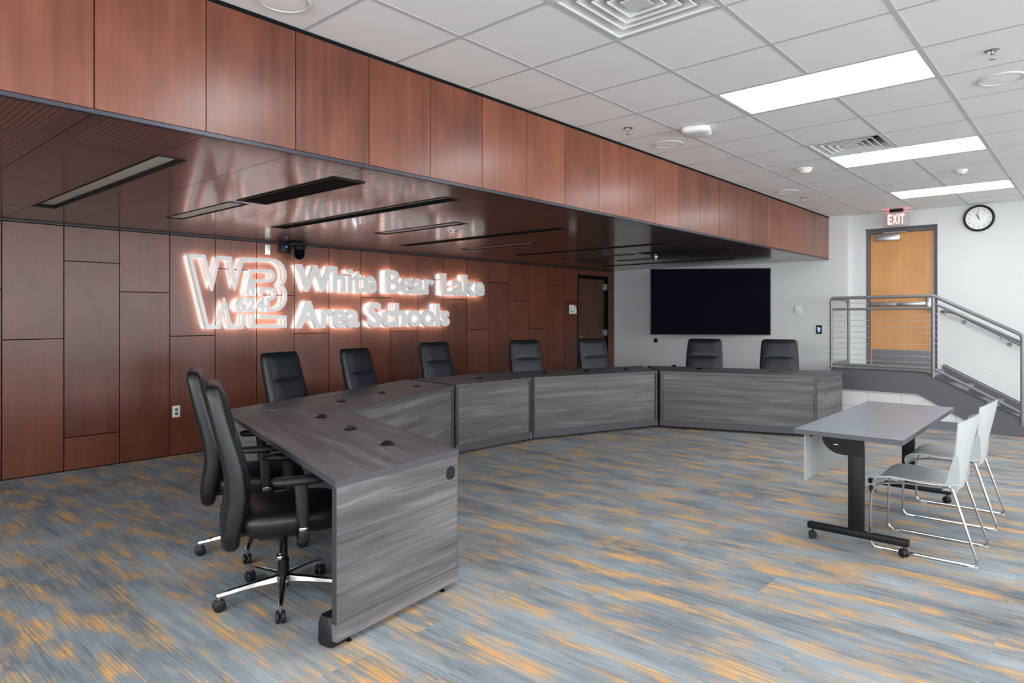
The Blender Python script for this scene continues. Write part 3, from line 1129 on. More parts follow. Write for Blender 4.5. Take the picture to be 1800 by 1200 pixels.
t = thing('wall_clock', 'round white wall clock with black rim, high on the white wall', 'clock', (-1.283, YB2 - 0.001, 2.775), 0, rot=(PI / 2, 0, 0))
f = MB().mat('plastic')
f.lathe([(0.150, 0.030), (0.156, 0.040), (0.168, 0.044), (0.178, 0.036), (0.180, 0.012), (0.174, 0.0), (0.150, 0.0), (0.150, 0.030)], 64)
f.obj('rim', t)
f = MB().mat('face')
f.lathe([(0.0, 0.020), (0.151, 0.020), (0.151, 0.018), (0.0, 0.018)], 64)
f.obj('dial', t)
f = MB().mat('ink')
for q in range(1, 13):
    a = PI / 2 - q * PI / 6
    cx, cy = 0.118 * math.cos(a), 0.118 * math.sin(a)
    wd = 0.020 if q >= 10 else 0.013
    if q in (1,): wd = 0.006
    fit_text(f, str(q), cx - wd / 2, cx + wd / 2, cy - 0.0125, cy + 0.0125, lambda x, y, z: Vector((x, y, z)), 0.0202, 0.0210)
for q in range(60):
    a = q * PI / 30
    L0 = 0.138 if q % 5 else 0.134
    X = Matrix.Rotation(a, 4, 'Z')
    f.box(L0, 0.143, -0.0006, 0.0006, 0.0202, 0.0208, X=X)
f.obj('numerals', t, smooth=0)
f = MB().mat('mblack')
f.box(-0.015, 0.068, -0.004, 0.004, 0.022, 0.0235, X=Matrix.Rotation(PI / 2 + rad(31), 4, 'Z'))
f.obj('hour_hand', t, smooth=0)
f = MB().mat('mblack')
f.box(-0.02, 0.098, -0.0028, 0.0028, 0.0245, 0.026, X=Matrix.Rotation(PI / 2 + rad(9), 4, 'Z'))
f.lathe([(0, 0.0202), (0.006, 0.0202), (0.006, 0.027), (0, 0.028)], 16)
f.obj('minute_hand', t, smooth=0)


def plate(name, label, cat, x, z, wd, hg, dp, mat, yw=YB, group=None):
    t = thing(name, label, cat, (x, yw, z), 0, group)
    f = MB().mat(mat)
    f.box(-wd / 2, wd / 2, -dp, 0, -hg / 2, hg / 2, r=0.006)
    f.obj('cover', t)
    return t


t = plate('thermostat', 'small white square sensor on the white wall between screen and railing', 'thermostat', -3.63, 1.545, 0.095, 0.11, 0.022, 'white')
f = MB().mat('whitem').box(-0.03, 0.03, -0.024, -0.022, -0.038, 0.0)
f.obj('vent', t, smooth=0)
t = plate('touch_panel', 'small black wall touch panel with blue glowing icons by the railing post', 'touch panel', -3.31, 1.24, 0.085, 0.135, 0.016, 'plastic')
f = MB().mat('blue')
for (x, z, ww, hh) in ((-0.008, 0.028, 0.034, 0.008), (0.012, 0.012, 0.022, 0.010), (-0.010, -0.004, 0.030, 0.008), (0.006, -0.020, 0.030, 0.008), (-0.014, 0.012, 0.010, 0.008), (-0.006, -0.034, 0.018, 0.006)):
    f.box(x - ww / 2, x + ww / 2, -0.0172, -0.0162, z - hh / 2, z + hh / 2)
f.obj('icons', t, smooth=0)
t = thing('cable_grommet', 'small round black cable outlet on the white wall below the screen corner', 'wall outlet', (-6.15, YB, 1.00), 0, rot=(PI / 2, 0, 0))
f = MB().mat('plastic').lathe([(0.0, 0.0), (0.042, 0.0), (0.042, 0.008), (0.030, 0.012), (0.0, 0.012)], 28)
f.obj('cover', t)
f = MB().mat('mblack').lathe([(0.0, 0.012), (0.015, 0.012), (0.015, 0.018), (0.0, 0.018)], 20)
f.obj('plug', t)
W_ROT = rad(90) - 0.0228


def wall_thing(name, label, cat, s, h, group=None):
    """empty on the wood wall: local x runs along the wall, y up, z into the room"""
    o = thing(name, label, cat, WP(s, h, 0.0), group=group, rot=(PI / 2, 0, PI / 2 - 0.0228))
    return o


t = wall_thing('wall_outlet', 'silver wall outlet low on the wood wall left of the black chairs', 'outlet', 2.865, 0.46)
f = MB().mat('whitem').box(-0.038, 0.038, -0.060, 0.060, 0, 0.006, r=0.002)
f.obj('cover', t)
for yy in (0.022, -0.022):
    f = MB().mat('ink')
    f.box(-0.008, -0.005, yy - 0.007, yy + 0.007, 0.006, 0.0066).box(0.005, 0.008, yy - 0.006, yy + 0.006, 0.006, 0.0066)
    f.lathe([(0.016, 0.006), (0.016, 0.0066), (0.0145, 0.0066), (0.0145, 0.006)], 20, X=Matrix.Translation((0, yy, 0)))
    f.obj('socket', t, smooth=0)
t = wall_thing('wall_plate', 'small white blank plate high on the wood wall above the emblem', 'wall plate', 3.865, 2.215)
f = MB().mat('white').box(-0.030, 0.030, -0.055, 0.055, 0, 0.010, r=0.003)
f.obj('cover', t)
f = MB().mat('ink').lathe([(0, 0.010), (0.003, 0.010), (0.003, 0.011), (0, 0.011)], 10)
f.obj('screw', t)

# sign by the wood door
t = wall_thing('room_sign', 'white room sign with red corner on the wood wall beside the dark door', 'sign', 9.572, 1.566)
f = MB().mat('white').box(-0.103, 0.103, -0.078, 0.078, 0.001, 0.008)
f.obj('plate', t, smooth=0)
f = MB().mat('red')
f.prism([(0.103, 0.005), (0.103, 0.078), (0.02, 0.078), (0.07, 0.05)], 0.0081, 0.0090)
f.obj('red_corner', t, smooth=0)
f = MB().mat('ink')
for (xa, xb, yy) in ((-0.075, -0.05, -0.018), (-0.075, 0.045, -0.030), (-0.075, 0.02, -0.042)):
    xq = xa
    while xq < xb:
        wq = min(random.uniform(0.008, 0.02), xb - xq)
        f.box(xq, xq + wq, yy - 0.003, yy + 0.003, 0.0081, 0.0088)
        xq += wq + 0.004
f.obj('print', t, smooth=0)

# ceiling / wall camera
t = wall_thing('ptz_camera', 'black dome camera on a wall bracket beneath the wood soffit', 'camera', 4.10, 2.26)
f = MB().mat('plastic')
f.box(-0.10, 0.02, -0.075, 0.040, 0.0, 0.07, r=0.006)
f.box(-0.06, 0.13, 0.012, 0.040, 0.03, 0.24, r=0.008)
f.obj('bracket', t)
f = MB().mat('black')
XQ = Matrix.Translation((0.075, 0.012, 0.165)) @ Matrix.Rotation(-PI / 2, 4, 'X')
f.lathe([(0.0, -0.005), (0.068, -0.004), (0.070, 0.0), (0.070, 0.045), (0.060, 0.050), (0.0, 0.052)], 32, XQ @ Matrix.Rotation(PI, 4, 'X') if False else Matrix.Translation((0.075, 0.012, 0.165)) @ Matrix.Rotation(PI / 2, 4, 'X'))
f.obj('housing', t)
f = MB().mat('screen')
f.lathe([(0.058, 0.052), (0.060, 0.10), (0.054, 0.125), (0.040, 0.148), (0.020, 0.160), (0.0, 0.164)], 32, Matrix.Translation((0.075, 0.012, 0.165)) @ Matrix.Rotation(PI / 2, 4, 'X'))
f.obj('dome', t)
f = MB().mat('led').box(-0.045, -0.030, -0.008, 0.002, 0.070, 0.0715)
f.obj('status_light', t, smooth=0)

# ------------------------------------------------------------------ halo-lit sign
OFF0, OFF1 = 0.052, 0.100     # back and front of the letters off the wall
LOGO = [(2.967, 2.08), (3.146, 1.333), (3.265, 1.331), (3.33, 1.61), (3.395, 1.329), (3.523, 1.328), (3.623, 1.953), (3.845, 1.964), (3.877, 1.951), (3.889, 1.925), (3.889, 1.897), (3.875, 1.866), (3.845, 1.852), (3.647, 1.843), (3.649, 1.336), (4.032, 1.333), (4.032, 1.439), (3.743, 1.439), (3.743, 1.758), (3.853, 1.762), (3.889, 1.746), (3.905, 1.71), (3.894, 1.669), (3.862, 1.648), (3.823, 1.641), (3.823, 1.521), (3.913, 1.522), (3.966, 1.54), (4.01, 1.581), (4.036, 1.643), (4.038, 1.709), (4.023, 1.762), (3.985, 1.808), (4.02, 1.857), (4.034, 1.915), (4.027, 1.973), (4.001, 2.029), (3.961, 2.066), (3.905, 2.087), (3.845, 2.091), (3.53, 2.080), (3.448, 1.775), (3.392, 2.081), (3.265, 2.080), (3.198, 1.765), (3.11, 2.085)]


def stroke(b, pts, wd, z0, z1, org):
    """open polyline -> band of width wd, mitred, extruded z0..z1"""
    n = len(pts)
    P, F = [], []
    for i in range(n):
        p = Vector(pts[i])
        a = (p - Vector(pts[i - 1])).normalized() if i > 0 else None
        c = (Vector(pts[i + 1]) - p).normalized() if i < n - 1 else None
        a = a or c
        c = c or a
        na, nc = Vector((-a.y, a.x)), Vector((-c.y, c.x))
        mtr = na + nc
        if mtr.length < 1e-4:
            mtr = na
        mtr.normalize()
        k = min(1.0 / max(mtr.dot(na), 0.25), 2.6)
        for q in (p + mtr * wd / 2 * k, p - mtr * wd / 2 * k):
            for z in (z0, z1):
                P.append((q.x - org[0], q.y - org[1], z))
    for i in range(n - 1):
        a, c = 4 * i, 4 * (i + 1)
        F += [(a + 1, c + 1, c + 3, a + 3), (a, a + 2, c + 2, c), (a, c, c + 1, a + 1), (a + 2, a + 3, c + 3, c + 2)]
    e = 4 * (n - 1)
    F += [(0, 1, 3, 2), (e, e + 2, e + 3, e + 1)]
    b.add(P, F)


org = (3.5, 1.70)
t = wall_thing('wall_emblem', 'large halo-lit white outline emblem of letters W B L with 624 on the wood wall', 'sign', *org)
P1 = [(3.744, 1.678), LOGO[18]] + LOGO[19:] + LOGO[0:6] + [(3.546, 1.472)]
P2 = [(3.580, 1.682)] + LOGO[6:14] + [(3.648, 1.682)]
P3 = [(3.649, 1.470)] + LOGO[14:18] + [(3.743, 1.476)]
for pts in (P1, P2, P3):
    f = MB().mat('letter')
    stroke(f, pts, 0.036, OFF0, OFF1, org)
    o = f.obj('outline', t, smooth=0)
    f = MB().mat('halo')
    stroke(f, pts, 0.026, OFF0 - 0.004, OFF0 - 0.001, org)
    f.obj('halo_light', o, smooth=0)
xx = 3.452
for chx, wd in (('6', 0.110), ('2', 0.104), ('4', 0.118)):
    fn = lambda x, y, z: Vector((x - org[0], y - org[1], z))
    f = MB().mat('letter')
    fit_text(f, chx, xx, xx + wd, 1.497, 1.660, fn, OFF0 + 0.01, OFF1 + 0.02, bold=0.045)
    o = f.obj('digit', t, smooth=0)
    f = MB().mat('halo')
    fit_text(f, chx, xx + 0.004, xx + wd - 0.004, 1.501, 1.656, fn, OFF0 + 0.005, OFF0 + 0.008, bold=0.03)
    f.obj('halo_light', o, smooth=0)
    xx += wd + 0.002


def word_cells(word, bold):
    """left/right of every letter within the word, and bottom/top, in font units"""
    cells = []
    for i, chx in enumerate(word):
        V, _ = text_mesh(word[:i + 1], bold)
        mx = max(v.x for v in V)
        V1, _ = text_mesh(chx, bold)
        w1 = max(v.x for v in V1) - min(v.x for v in V1)
        cells.append((mx - w1, mx, min(v.y for v in V1), max(v.y for v in V1)))
    return cells


def sign_word(parent, org, word, s0, s1, base, cap):
    bold = 0.030
    cells = word_cells(word, bold)
    V, _ = text_mesh(word[0], bold)
    capf = max(v.y for v in V)
    a, c = cells[0][0], cells[-1][1]
    k = (s1 - s0) / (c - a)
    ky = (cap - base) / capf
    fn = lambda x, y, z: Vector((x - org[0], y - org[1], z))
    for chx, (x0, x1, y0, y1) in zip(word, cells):
        X0, X1 = s0 + (x0 - a) * k, s0 + (x1 - a) * k
        f = MB().mat('letter')
        fit_text(f, chx, X0, X1, base + y0 * ky, base + y1 * ky, fn, OFF0, OFF1, bold)
        o = f.obj('letter', parent, smooth=0)
        f = MB().mat('halo')
        fit_text(f, chx, X0 + 0.004, X1 - 0.004, base + y0 * ky + 0.004, base + y1 * ky - 0.004, fn, OFF0 - 0.004, OFF0 - 0.001, 0.008)
        f.obj('halo_light', o, smooth=0)


org2 = (5.7, 1.70)
t = wall_thing('wall_lettering', 'halo-lit white letters reading White Bear Lake Area Schools on the wood wall', 'sign', *org2)
sign_word(t, org2, 'White', 4.178, 5.308, 1.756, 2.062)
sign_word(t, org2, 'Bear', 5.466, 6.290, 1.762, 2.060)
sign_word(t, org2, 'Lake', 6.442, 7.279, 1.762, 2.060)
sign_word(t, org2, 'Area', 4.176, 5.049, 1.318, 1.634)
sign_word(t, org2, 'Schools', 5.190, 6.574, 1.318, 1.630)

# ------------------------------------------------------------------ desks
HT = 0.739


def desk(label, quad, gromm, ends=(True, True), flush=None, side_grommet=False):
    """quad: outer start, outer end, inner end, inner start (world xy). Front (public) side = inner edge."""
    A, B, Ci, D = [Vector(q) for q in quad]      # A->B outer (chair) edge, D->Ci inner edge
    d = (Ci - D).normalized()
    ang = math.atan2(d.y, d.x)
    ctr = (A + B + Ci + D) / 4
    t = thing('desk_section', label, 'desk', (ctr.x, ctr.y, 0), ang, 'grey laminate desk sections of the curved dais')
    Rm = Matrix.Rotation(-ang, 2)
    a, bb, c, dd = [Rm @ (q - ctr) for q in (A, B, Ci, D)]
    poly = [a, bb, c, dd]
    area = sum(poly[i].x * poly[(i + 1) % 4].y - poly[(i + 1) % 4].x * poly[i].y for i in range(4))
    if area < 0:
        poly.reverse()
    sgn = 1 if c.y < a.y else -1              # +1: front faces -y in local coordinates

    def inset(pl, m):
        n = len(pl)
        out = []
        lines = []
        for i in range(n):
            p, q = pl[i], pl[(i + 1) % n]
            e = (q - p).normalized()
            nn = Vector((-e.y, e.x))
            lines.append((p + nn * m, e))
        for i in range(n):
            p1, e1 = lines[i - 1]
            p2, e2 = lines[i]
            den = e1.x * e2.y - e1.y * e2.x
            s = ((p2 - p1).x * e2.y - (p2 - p1).y * e2.x) / den
            out.append(p1 + e1 * s)
        return out
    # worktop: laminate faces and solid edge band
    f = MB().mat('lam_x')
    pl = inset(poly, 0.0015)
    f.prism(pl, HT - 0.028, HT)
    f.obj('worktop', t, smooth=0)
    f = MB().mat('edge')
    n = 4
    P, F = [], []
    pi = inset(poly, 0.0016)
    for i in range(n):
        P += [(poly[i].x, poly[i].y, HT - 0.029), (poly[i].x, poly[i].y, HT - 0.0008), (pi[i].x, pi[i].y, HT + 0.0004), (pi[i].x, pi[i].y, HT - 0.029)]
    for i in range(n):
        j = (i + 1) % n
        for k in range(4):
            k2 = (k + 1) % 4
            F.append((4 * i + k, 4 * j + k, 4 * j + k2, 4 * i + k2))
    f.add(P, F)
    f.obj('edge_band', t, smooth=0)
    z0 = 0.035
    # end panels
    ins = 0.006
    for (P0, P1, inward) in ((a, dd, 1), (bb, c, -1)):
        e = (P1 - P0).normalized()
        nrm = Vector((-e.y, e.x))
        mid = (a + bb + c + dd) / 4
        if nrm.dot(mid - P0) < 0: nrm = -nrm
        an = math.atan2(e.y, e.x)
        sy = 1 if Vector((-e.y, e.x)).dot(nrm) > 0 else -1
        Lp = (P1 - P0).length

        def fr(o):
            o.location = (P0.x, P0.y, 0)
            o.rotation_euler = (0, 0, an)
            return o
        f = MB().mat('lam_x')
        f.box(0.012, Lp - 0.006, sy * ins, sy * (ins + 0.026), z0 + 0.03, HT - 0.0295)
        fr(f.obj('end_panel', t, smooth=0))
        for (xa, xb) in ((0.0085, 0.012), (Lp - 0.006, Lp - 0.0025)):
            f = MB().mat('edge_d')
            f.box(xa, xb, sy * ins, sy * (ins + 0.026), z0 + 0.03, HT - 0.0295)
            fr(f.obj('panel_edge', t, smooth=0))
        f = MB().mat('lam_x')
        f.box(0.006, Lp - 0.002, 0.0, sy * 0.034, z0, z0 + 0.075)
        fr(f.obj('foot_rail', t, smooth=0))
        for kk in (0.12, 0.88):
            f = MB().mat('mblack')
            pq = P0.lerp(P1, kk) + nrm * 0.03
            f.lathe([(0.014, 0), (0.014, 0.004), (0.008, 0.006), (0.008, z0)], 12, Matrix.Translation((pq.x, pq.y, 0)))
            f.obj('leveller', t)
    # front modesty panel between, slightly recessed
    fx0, fx1 = min(dd.x, c.x) + 0.036, max(dd.x, c.x) - 0.036
    yf = (c.y + dd.y) / 2
    f = MB().mat('lam_x')
    f.box(fx0, fx1, yf + sgn * 0.020, yf + sgn * 0.040, z0 + 0.07, HT - 0.0295)
    f.obj('front_panel', t, smooth=0)
    f = MB().mat('edge')
    f.box(fx0 - 0.034, fx0 - 0.006, yf + sgn * 0.006, yf + sgn * 0.022, z0 + 0.076, HT - 0.0295)
    f.obj('front_stile', t, smooth=0)
    f = MB().mat('edge')
    f.box(fx1 + 0.006, fx1 + 0.034, yf + sgn * 0.006, yf + sgn * 0.022, z0 + 0.076, HT - 0.0295)
    f.obj('front_stile', t, smooth=0)
    f = MB().mat('edge')
    f.box(fx0 - 0.036, fx1 + 0.036, yf + sgn * 0.004, yf + sgn * 0.044, z0, z0 + 0.075)
    f.obj('base_rail', t, smooth=0)
    # grommets
    for g in gromm:
        q = Rm @ (Vector(g) - ctr)
        f = MB().mat('plastic')
        f.lathe([(0.0, HT + 0.0005), (0.040, HT + 0.0005), (0.042, HT + 0.003), (0.038, HT + 0.006), (0.030, HT + 0.005), (0.028, HT + 0.002), (0.0, HT + 0.002)], 28, Matrix.Translation((q.x, q.y, 0)))
        go = f.obj('grommet', t)
        f = MB().mat('chrome')
        f.lathe([(0.0, 0.0), (0.026, 0.0), (0.026, 0.003), (0.0, 0.003)], 24, Matrix.Translation((q.x, q.y, HT + 0.009)) @ Matrix.Rotation(-ang + 0.727, 4, 'Z') @ Matrix.Rotation(rad(17), 4, 'X'))
        f.obj('flip_lid', go)
    if side_grommet:
        e = (dd - a).normalized()
        nrm = Vector((-e.y, e.x))
        if nrm.dot((a + bb + c + dd) / 4 - a) < 0: nrm = -nrm
        q = a.lerp(dd, 0.925)
        Z = Vector((-nrm.x, -nrm.y, 0))
        qt = Vector((0, 0, 1)).rotation_difference(Z)
        base = q + nrm * ins
        f = MB().mat('plastic')
        f.lathe([(0.0, 0.0), (0.036, 0.0), (0.035, 0.003), (0.0, 0.004)], 32, Matrix.Translation((base.x, base.y, HT - 0.117)) @ qt.to_matrix().to_4x4())
        f.obj('side_grommet', t)
        # rounded black foot cover behind the near corner
        f = MB().mat('plastic')
        pc = a + e * 0.055 + nrm * 0.075
        f.loft([srect(0.055, 0.045, 0.004), srect(0.060, 0.050, 0.02), srect(0.058, 0.048, 0.10), srect(0.048, 0.040, 0.13), srect(0.02, 0.02, 0.137)], Matrix.Translation((pc.x, pc.y, 0)) @ Matrix.Rotation(math.atan2(e.y, e.x), 4, 'Z'))
        f.obj('foot_cover', t, smooth=50)
    return t


desk('grey laminate desk section nearest the camera, with two black chairs tucked at its left side',
     [(-2.498, 1.654), (-5.06, 2.340), (-4.233, 2.943), (-2.606, 2.498)], [(-2.996, 2.32), (-3.567, 2.472), (-4.137, 2.625)], side_grommet=True)
desk('long grey laminate desk section directly behind the nearest one, below the emblem',
     [(-5.035, 2.405), (-5.868, 4.836), (-4.985, 4.715), (-4.268, 2.984)], [(-4.777, 3.22), (-5.004, 3.81), (-5.213, 4.402)])
desk('shortest grey laminate desk section, at the middle of the curve with a single chair',
     [(-5.862, 4.930), (-5.795, 5.935), (-4.965, 5.930), (-5.035, 4.785)], [(-5.315, 5.423)])
desk('grey laminate desk section right of the short one, in front of the dark wood door',
     [(-5.791, 5.955), (-4.962, 8.372), (-4.340, 7.722), (-4.962, 5.962)], [(-5.236, 6.493), (-4.991, 7.051), (-4.758, 7.619)])
desk('grey laminate desk section at the right end of the curve, under the angled screen',
     [(-4.907, 8.430), (-2.525, 9.245), (-2.555, 8.325), (-4.305, 7.722)], [(-4.566, 8.585), (-4.052, 8.31), (-3.181, 8.662)])


# ------------------------------------------------------------------ executive chairs
def caster(parent, x, y, r=0.030, stem=0.075, mat='plastic', ang=0.0, wname='caster'):
    f = MB().mat(mat)
    X = Matrix.Translation((x, y, 0)) @ Matrix.Rotation(ang, 4, 'Z')
    for s in (-1, 1):
        f.lathe([(0.0, -0.009), (r * 0.8, -0.009), (r, -0.005), (r, 0.005), (r * 0.8, 0.009), (0.0, 0.009)], 24,
                X @ Matrix.Translation((0.0, s * 0.013, r)) @ Matrix.Rotation(PI / 2, 4, 'X'))
    f.box(-0.026, 0.012, -0.006, 0.006, r * 0.8, r * 1.9, X=X, r=0.004)
    f.cyl((x, y, r * 1.7), (x, y, stem), 0.0055, 10)
    return f.obj(wname, parent)


BACK = [  # (z, y, half width, half thickness)
    (0.335, -0.255, 0.205, 0.028), (0.355, -0.258, 0.232, 0.043), (0.42, -0.255, 0.245, 0.050), (0.52, -0.235, 0.250, 0.055),
    (0.60, -0.225, 0.252, 0.055), (0.70, -0.238, 0.252, 0.053), (0.80, -0.262, 0.250, 0.050), (0.90, -0.290, 0.246, 0.048),
    (1.00, -0.315, 0.240, 0.046), (1.07, -0.330, 0.234, 0.045), (1.105, -0.337, 0.226, 0.042), (1.122, -0.340, 0.208, 0.032), (1.127, -0.341, 0.18, 0.016)]


def sring(hx, hy, cx, cy, z, n=36, e=5.0, tilt=0.0):
    out = []
    for i in range(n):
        a = 2 * PI * i / n
        c, s = math.cos(a), math.sin(a)
        x = hx * abs(c) ** (2 / e) * (1 if c >= 0 else -1)
        y = hy * abs(s) ** (2 / e) * (1 if s >= 0 else -1)
        out.append((cx + x, cy + y, z + tilt * y))
    return out


def make_chair(label, loc, rz, group):
    t = thing('office_chair', label, 'chair', loc, rz, group)
    # seat cushion
    f = MB().mat('leather')
    f.loft([sring(0.19, 0.19, 0, 0.035, 0.388), sring(0.238, 0.240, 0, 0.035, 0.395), sring(0.252, 0.258, 0, 0.035, 0.420), sring(0.256, 0.262, 0, 0.035, 0.455),
            sring(0.250, 0.256, 0, 0.035, 0.480), sring(0.225, 0.232, 0, 0.035, 0.494), sring(0.12, 0.12, 0, 0.035, 0.500), sring(0.01, 0.01, 0, 0.035, 0.502)])
    so = f.obj('seat', t, smooth=60)
    # backrest shell
    f = MB().mat('leather')
    rings = []
    for z, y, hw, ht in BACK:
        rings.append(sring(hw, ht, 0, y, z, 44, 4.5))
    f.loft(rings)
    bo = f.obj('backrest', t, smooth=60)
    # front pads (headrest above a seam, long pad below)

    def pad(zs, name):
        f = MB().mat('leather_f')
        rings = []
        for i, z in enumerate(zs):
            for (z0, y0, w0, t0), (z1, y1, w1, t1) in zip(BACK, BACK[1:]):
                if z0 <= z <= z1:
                    k = (z - z0) / (z1 - z0)
                    y, wv, tv = y0 + (y1 - y0) * k, w0 + (w1 - w0) * k, t0 + (t1 - t0) * k
                    break
            edge = (i == 0 or i == len(zs) - 1)
            near = (i == 1 or i == len(zs) - 2)
            hw = wv - (0.048 if not edge else 0.056)
            th = 0.0145 if not (edge or near) else (0.004 if edge else 0.011)
            yf = y + tv - 0.006
            ring = []
            m = 12
            for q in range(m + 1):
                x = -hw + 2 * hw * q / m
                u = abs(x) / hw
                ring.append((x, yf + th * (1 - u ** 6) + 0.002, z))
            for q in range(m, -1, -1):
                x = -hw + 2 * hw * q / m
                ring.append((x, yf - 0.02, z))
            rings.append(ring)
        f.loft(rings)
        return f.obj(name, bo, smooth=60)
    pad([0.885, 0.893, 0.91, 0.96, 1.02, 1.06, 1.082, 1.094], 'headrest_pad')
    pad([0.47, 0.48, 0.50, 0.56, 0.64, 0.72, 0.80, 0.85, 0.870, 0.879], 'back_pad')
    # arms
    for s in (-1, 1):
        f = MB().mat('plastic')
        X = Matrix.Translation((s * 0.292, 0.02, 0.0))
        rings = [sring(0.022, 0.020, s * 0.300, 0.065, 0.44, 20, 4), sring(0.020, 0.030, s * 0.303, 0.06, 0.50, 20, 4), sring(0.018, 0.032, s * 0.303, 0.055, 0.60, 20, 4), sring(0.018, 0.034, s * 0.300, 0.05, 0.655, 20, 4)]
        f.loft(rings)
        ao = f.obj('arm_post', t, smooth=60)
        f = MB().mat('chrome')
        f.box(s * 0.300 - 0.024, s * 0.300 + 0.024, 0.040, 0.092, 0.425, 0.442, r=0.004)
        f.obj('collar', ao)
        f = MB().mat('plastic')
        f.box(min(s * 0.10, s * 0.322), max(s * 0.10, s * 0.322), 0.035, 0.095, 0.370, 0.386, r=0.004)
        f.box(s * 0.300 - 0.022, s * 0.300 + 0.022, 0.040, 0.092, 0.372, 0.43, r=0.004)
        f.obj('arm_bracket', t)
        f = MB().mat('plastic')
        f.loft([sring(0.036, 0.115, s * 0.300, 0.045, 0.650, 28, 3.2), sring(0.044, 0.126, s * 0.300, 0.045, 0.658, 28, 3.2), sring(0.045, 0.128, s * 0.300, 0.045, 0.672, 28, 3.2), sring(0.036, 0.118, s * 0.300, 0.045, 0.683, 28, 3.2), sring(0.01, 0.06, s * 0.300, 0.045, 0.686, 28, 3.2)])
        f.obj('armrest', t, smooth=60)
    # mechanism, lever, back bracket
    f = MB().mat('plastic')
    f.box(-0.10, 0.10, -0.13, 0.12, 0.335, 0.386, r=0.01)
    f.box(-0.045, 0.045, -0.29, -0.12, 0.350, 0.372, r=0.006)
    f.obj('mechanism', t)
    f = MB().mat('chrome')
    f.tube([(0.10, 0.0, 0.35), (0.16, -0.02, 0.335), (0.24, -0.04, 0.305)], 0.005, 8)
    f.box(0.225, 0.275, -0.055, -0.030, 0.285, 0.305, r=0.004)
    f.obj('lever', t)
    f = MB().mat('black')
    f.lathe([(0.026, 0.055), (0.028, 0.06), (0.028, 0.20), (0.020, 0.205), (0.020, 0.34)], 24)
    f.obj('gas_lift', t)
    # five-star base
    f = MB().mat('chrome')
    f.lathe([(0.030, 0.075), (0.040, 0.078), (0.044, 0.10), (0.042, 0.118), (0.030, 0.124)], 28)
    ba = f.obj('base_hub', t)
    for i in range(5):
        a = CH_ARM + i * 2 * PI / 5
        X = Matrix.Rotation(a, 4, 'Z')

        def rr(x, hw, zt, zb):
            return [X @ Vector(p) for p in ((x, -hw, zb), (x, hw, zb), (x, hw * 0.8, zt - 0.004), (x, hw * 0.4, zt), (x, -hw * 0.4, zt), (x, -hw * 0.8, zt - 0.004))]
        f = MB().mat('chrome')
        f.loft([rr(0.030, 0.022, 0.121, 0.090), rr(0.12, 0.018, 0.114, 0.090), rr(0.22, 0.014, 0.103, 0.084), rr(0.315, 0.012, 0.091, 0.076), rr(0.325, 0.010, 0.088, 0.078)])
        x, y = 0.312 * math.cos(a), 0.312 * math.sin(a)
        f.cyl((x, y, 0.056), (x, y, 0.082), 0.010, 14)
        lo = f.obj('leg', t)
        caster(lo, x, y, ang=a + 0.6 * math.sin(3.1 * i))
    return t


CH_ARM = rad(-104) - (rad(66) - PI / 2)
GC = 'black high-back office chairs around the dais'
ch0 = make_chair('black high-back office chair closest to the camera, its chrome base in full view', (-3.19, 1.80, 0), rad(66) - PI / 2, GC)
copy_thing(ch0, 'black high-back office chair just behind the closest one, seen edge-on at left', (-4.03, 2.07, 0), rad(64) - PI / 2, GC)
spots = [
    ((-5.67, 3.16), 21, 'black office chair under the wall emblem, leftmost of those facing the camera'),
    ((-5.78, 4.06), 20, 'black office chair under the word Area, second from left facing the camera'),
    ((-6.38, 5.67), 0, 'black office chair alone behind the short desk section, under the word Schools'),
    ((-5.90, 6.88), -19, 'black office chair in front of the plain wood panels, left of the dark door sign'),
    ((-5.46, 7.84), -20, 'black office chair standing in front of the dark wood door'),
    ((-4.27, 8.93), -70, 'black office chair centred below the angled screen, against the white wall'),
    ((-3.38, 9.37), -71, 'black office chair at the right end of the dais, right of the screen')]
for (x, y), deg, lab in spots:
    a = rad(deg)
    ox, oy = x + 0.335 * math.cos(a), y + 0.335 * math.sin(a)
    copy_thing(ch0, lab, (ox, oy, 0), a - PI / 2, GC)

